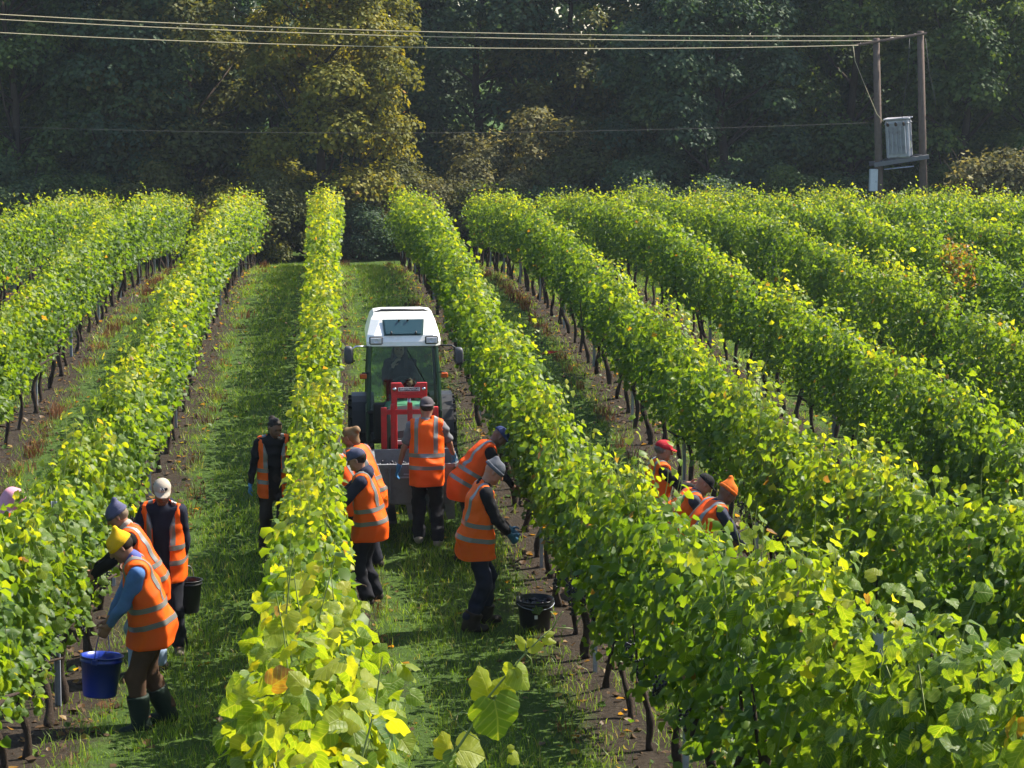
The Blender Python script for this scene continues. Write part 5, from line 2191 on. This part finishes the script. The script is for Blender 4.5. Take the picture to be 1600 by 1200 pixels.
person('picker with pink hood at the left frame edge behind the vines', on_ground(6, 1022), -60, bend=14, head=(25, 0), hands=((-.15, .42, 1.05), (.18, .42, 1.0)), sk=LT,
       top=(.05, .03, .04), hat='hood', hatc=(.55, .26, .34), seed=5, H=1.66)
person('bare-armed man in grey cap seen from behind beside the harvest bin', on_ground(668, 850), -4, bend=7, twist=-4, head=(8, -6), hands=((-.40, .10, .80), (.33, .34, 1.02)), feet=((-.11, .12), (.13, -.08)),
       sk=MD, top=(.16, .16, .17), short=True, pants=(.015, .015, .019), shoe=(.28, .25, .22), hat='capback', hatc=(.085, .07, .075), gloves=(True, True), seed=6, H=1.80, hair='short')
person('picker in grey beanie, black jacket and navy trousers facing the right row', on_ground(746, 985), -84, bend=11, head=(34, 4), hands=((-.12, .36, 1.0), (.10, .33, .98)),
       feet=((-.13, .10), (.13, -.10)), sk=LT, top=BLK, pants=(.014, .017, .036), shoe=(.03, .022, .017), boots=.13, hat='beanie', hatc=(.10, .105, .12), gloves=(True, True),
       glovem=mat('dark_blue_glove', (.02, .09, .16), rough=.5), seed=7, H=1.78, openv=True, hood=False)
person('picker in blue cap bending low behind the grey-beanied picker', on_ground(732, 868), -80, bend=41, head=(46, 0), hands=((-.15, .62, .80), (.15, .6, .78)), feet=((-.13, .08), (.13, -.12)),
       sk=DK, top=BLK, pants=BLK, hat='cap', hatc=(.045, .06, .16), seed=8, H=1.72)
person('picker in navy cap and jacket working on the middle row', on_ground(578, 945), 80, bend=10, head=(16, 0), hands=((-.14, .46, 1.14), (.14, .48, 1.10)), sk=MD, top=(.024, .026, .050), pants=(.013, .013, .018),
       hat='cap', hatc=(.06, .066, .11), seed=9, H=1.70, hood=True, hair='short')
person('picker with blond hair bun seen over the navy-capped picker', on_ground(576, 888), 62, bend=22, head=(24, 0), hands=((-.16, .45, 1.1), (.16, .46, 1.06)), sk=LT, top=(.03, .03, .04), hair='bun', hairc=(.20, .12, .06), seed=10, H=1.70)
person('picker with dark grey hood half hidden by the middle row', on_ground(543, 893), 86, bend=20, head=(18, 0), hands=((-.16, .40, 1.15), (.16, .42, 1.1)), sk=MD, top=(.05, .045, .045), hat='hood', hatc=(.060, .054, .052), seed=11, H=1.68)
person('picker in red cap standing in the alley right of the tractor row', on_ground(1024, 912), -82, bend=5, head=(12, 0), hands=((-.14, .44, 1.20), (.12, .46, 1.22)), sk=MD, top=BLK, hat='cap', hatc=(.42, .02, .03), seed=12, H=1.66, hair='short', hairc=(.12, .11, .1))
person('picker in black cap crouching between the red and orange caps', on_ground(1050, 950), -88, bend=38, head=(40, 0), hands=((-.15, .52, .85), (.15, .52, .85)), sk=LT, top=(.06, .06, .08), hat='cap', hatc=(.012, .012, .013), seed=13, H=1.60)
person('picker in orange cap bending, lowest of the three right-hand pickers', on_ground(1085, 985), -78, bend=40, head=(30, 0), hands=((-.15, .55, .85), (.15, .55, .85)), sk=DK, top=(.045, .05, .08), hat='peak', hatc=(.75, .16, .02), seed=14, H=1.66, openv=True)
# driver on the tractor seat
person('driver with long brown hair sitting behind the tractor windscreen', (TX - .03, TY + .86), 180, z=tz + .70, bend=4, head=(8, 6), hands=((-.16, .42, .78), (.10, .30, 1.02)), pelvis=(0, 0, .50),
       feet=((-.15, .52), (.15, .52)), sk=(.62, .36, .25), top=(.016, .015, .018), pants=BLK, hair='long', hairc=(.06, .030, .016), vest=False, seed=15, H=1.66)
# emblem on the pale cap and print on the open jacket of its wearer
inf = PINFO['picker in pale peaked cap and open vest holding a black bucket']
hr, hf, hu, hc_, kk_ = inf['axes']
cap_o = [c for c in inf['root'].children if c.name.startswith('cap')][0]
b = MB()
MB_ = np.stack([hr, hf, hu], 1)
b.box(hc_ + hu * .092 * kk_ + hf * .094 * kk_ - hr * .020, (.060, .012, .038), MB_ @ rot_axis('Z', R(14)) @ rot_axis('X', R(-22)), .004)
b.build('badge', cloth((.02, .02, .03)), cap_o)
b = MB()
c = hc_ + hu * .092 * kk_ + hf * .106 * kk_ + hr * .002
b.tube([c - hr * .022 - hu * .018, c - hr * .014 + hu * .018, c - hu * .008, c + hr * .014 + hu * .018, c + hr * .022 - hu * .018], .0055, 5)
b.build('monogram', mat('white_thread', (.8, .8, .78), rough=.7), cap_o)
# bucket in his hand
rt = inf['root']
hw_ = np.array(rt.location) + rot_axis('Z', rt.rotation_euler.z) @ inf['hand_l'] * 1.0
bucket((hw_[0] + .02, hw_[1] + .05, hw_[2] - .06 - .155 * 1.1 - .33 * .92), .15, .33, BLACKB, 'black bucket hanging from the hand of the pale-capped picker', (0, R(4), 1.2), full=False, handle='up')

# blue bucket in the hands of the yellow-hatted picker
inf = PINFO['picker in yellow beanie, blue sleeves and brown trousers beside the blue bucket']
rt = inf['root']
hw_ = np.array(rt.location) + rot_axis('Z', rt.rotation_euler.z) @ ((inf['hand_l'] + inf['hand_r']) / 2)
bucket((hw_[0] - .10, hw_[1] + .0, hw_[2] - .06 - .178 * 1.45 - .35 * .92), .178, .35, BLUE, 'blue plastic bucket hanging from the hands of the yellow-hatted picker', (R(3), R(7), 1.35), full=False, handle='up', loop=1.45)
# ================================================================== long shoot in the foreground
row = ROW_OBJ[-.03]
off = np.array(row.location)
DS = 5.6


def fg(px, py, dy=0.0):
    return at_y(px, py, DS + dy) - off


sh_me = MB()
sh_me.tube([fg(690, 1195), fg(718, 1165), fg(738, 1135), fg(756, 1098), fg(775, 1075), fg(800, 1045), fg(822, 1020), fg(845, 997), fg(862, 982)], [.0045, .0042, .004, .0038, .0034, .003, .0027, .0022, .0016], 7)
shoot = sh_me.build('shoot', CANE, row)
for pts in ([(862, 984), (868, 972), (866, 962), (860, 955)], [(864, 982), (870, 970), (876, 960), (880, 955)], [(868, 981), (882, 981), (895, 982)], [(822, 1022), (830, 1030), (832, 1046)],
            [(738, 1117), (720, 1113), (711, 1120), (716, 1134), (732, 1146), (750, 1157)], [(836, 1072), (848, 1070), (855, 1066)], [(820, 1022), (821, 1012), (822, 1005)]):
    b = MB()
    b.tube([fg(*p_, .0) for p_ in pts], .0016, 5)
    b.build('tendril', CANE, shoot)


def fg_leaf(base_, tip_, width, lean, tone, k, dy=0.0):
    a, c = fg(*base_, dy), fg(*tip_, dy)
    t = c - a
    Ls = np.linalg.norm(t)
    view = unit(-(a + off - CAM))
    n = view + np.array(lean)
    me = leaf_mesh(k, int(np.argmin(abs(TONES - tone))))
    n = unit(n - unit(t) * (n @ unit(t)))
    t = unit(t)
    r_ = np.cross(t, n)
    o = bpy.data.objects.new('leaf', me)
    COL.objects.link(o)
    o.parent = shoot
    M = np.eye(4)
    M[:3, 0], M[:3, 1], M[:3, 2], M[:3, 3] = r_ * width, t * Ls, n * Ls, a
    o.matrix_local = Matrix(M.tolist())


PXM = DS / F_PX
fg_leaf((772, 1092), (782, 1160), 86 * PXM, (.25, -.1, .9), .46, 0, -.03)
fg_leaf((764, 1088), (748, 1040), 48 * PXM, (.6, .1, .1), .74, 1, .03)
fg_leaf((780, 1085), (792, 1058), 55 * PXM, (.6, .3, .1), .74, 2, .04)
fg_leaf((806, 1044), (828, 1078), 48 * PXM, (.3, .0, .9), .62, 1, -.02)
fg_leaf((803, 1042), (792, 1060), 34 * PXM, (.3, .0, .9), .62, 0, -.02)
fg_leaf((821, 1012), (806, 992), 16 * PXM, (.2, 0, .3), .74, 0)
fg_leaf((826, 1012), (850, 1006), 26 * PXM, (.1, 0, .5), .66, 2)
fg_leaf((850, 996), (870, 1004), 16 * PXM, (.2, .2, .5), .74, 1)
fg_leaf((852, 990), (868, 988), 12 * PXM, (.2, .2, .5), .74, 1)
fg_leaf((700, 1180), (692, 1142), 40 * PXM, (.5, .2, .2), .80, 1, .02)
fg_leaf((716, 1172), (760, 1180), 66 * PXM, (.6, .3, .2), .74, 2, .03)
fg_leaf((690, 1188), (712, 1212), 60 * PXM, (.2, -.2, .8), .46, 3, -.03)
fg_leaf((640, 1206), (620, 1230), 70 * PXM, (.2, -.2, .8), .74, 0, -.02)
fg_leaf((800, 1178), (812, 1194), 26 * PXM, (.4, .1, .5), .66, 1)
fg_leaf((794, 1170), (804, 1166), 14 * PXM, (.4, .1, .5), .74, 1)
# the orange leaf on the left of the middle row
shoot_b = shoot
fg_leaf((424, 1072), (460, 1048), 44 * PXM, (.6, .5, .1), .92, 1, .05)

# ================================================================== autumn haze
b = MB()
b.add([(x_, y_, z_) for x_ in (-75, 95) for y_ in (-20, 112) for z_ in (-3.2, 19)], [(0, 1, 3, 2), (4, 6, 7, 5), (0, 4, 5, 1), (2, 3, 7, 6), (0, 2, 6, 4), (1, 5, 7, 3)])
hz = b.build('haze', None)
hm = bpy.data.materials.new('haze')
hm.use_nodes = True
hm.node_tree.nodes.remove(hm.node_tree.nodes['Principled BSDF'])
pv = hm.node_tree.nodes.new('ShaderNodeVolumePrincipled')
pv.inputs['Color'].default_value = (.74, .85, 1.0, 1)
pv.inputs['Density'].default_value = .00025
pv.inputs['Anisotropy'].default_value = .2
hm.node_tree.links.new(pv.outputs[0], hm.node_tree.nodes['Material Output'].inputs['Volume'])
hz.data.materials.append(hm)
tag(hz, 'thin bluish autumn haze over the field and wood', 'haze', kind='stuff')
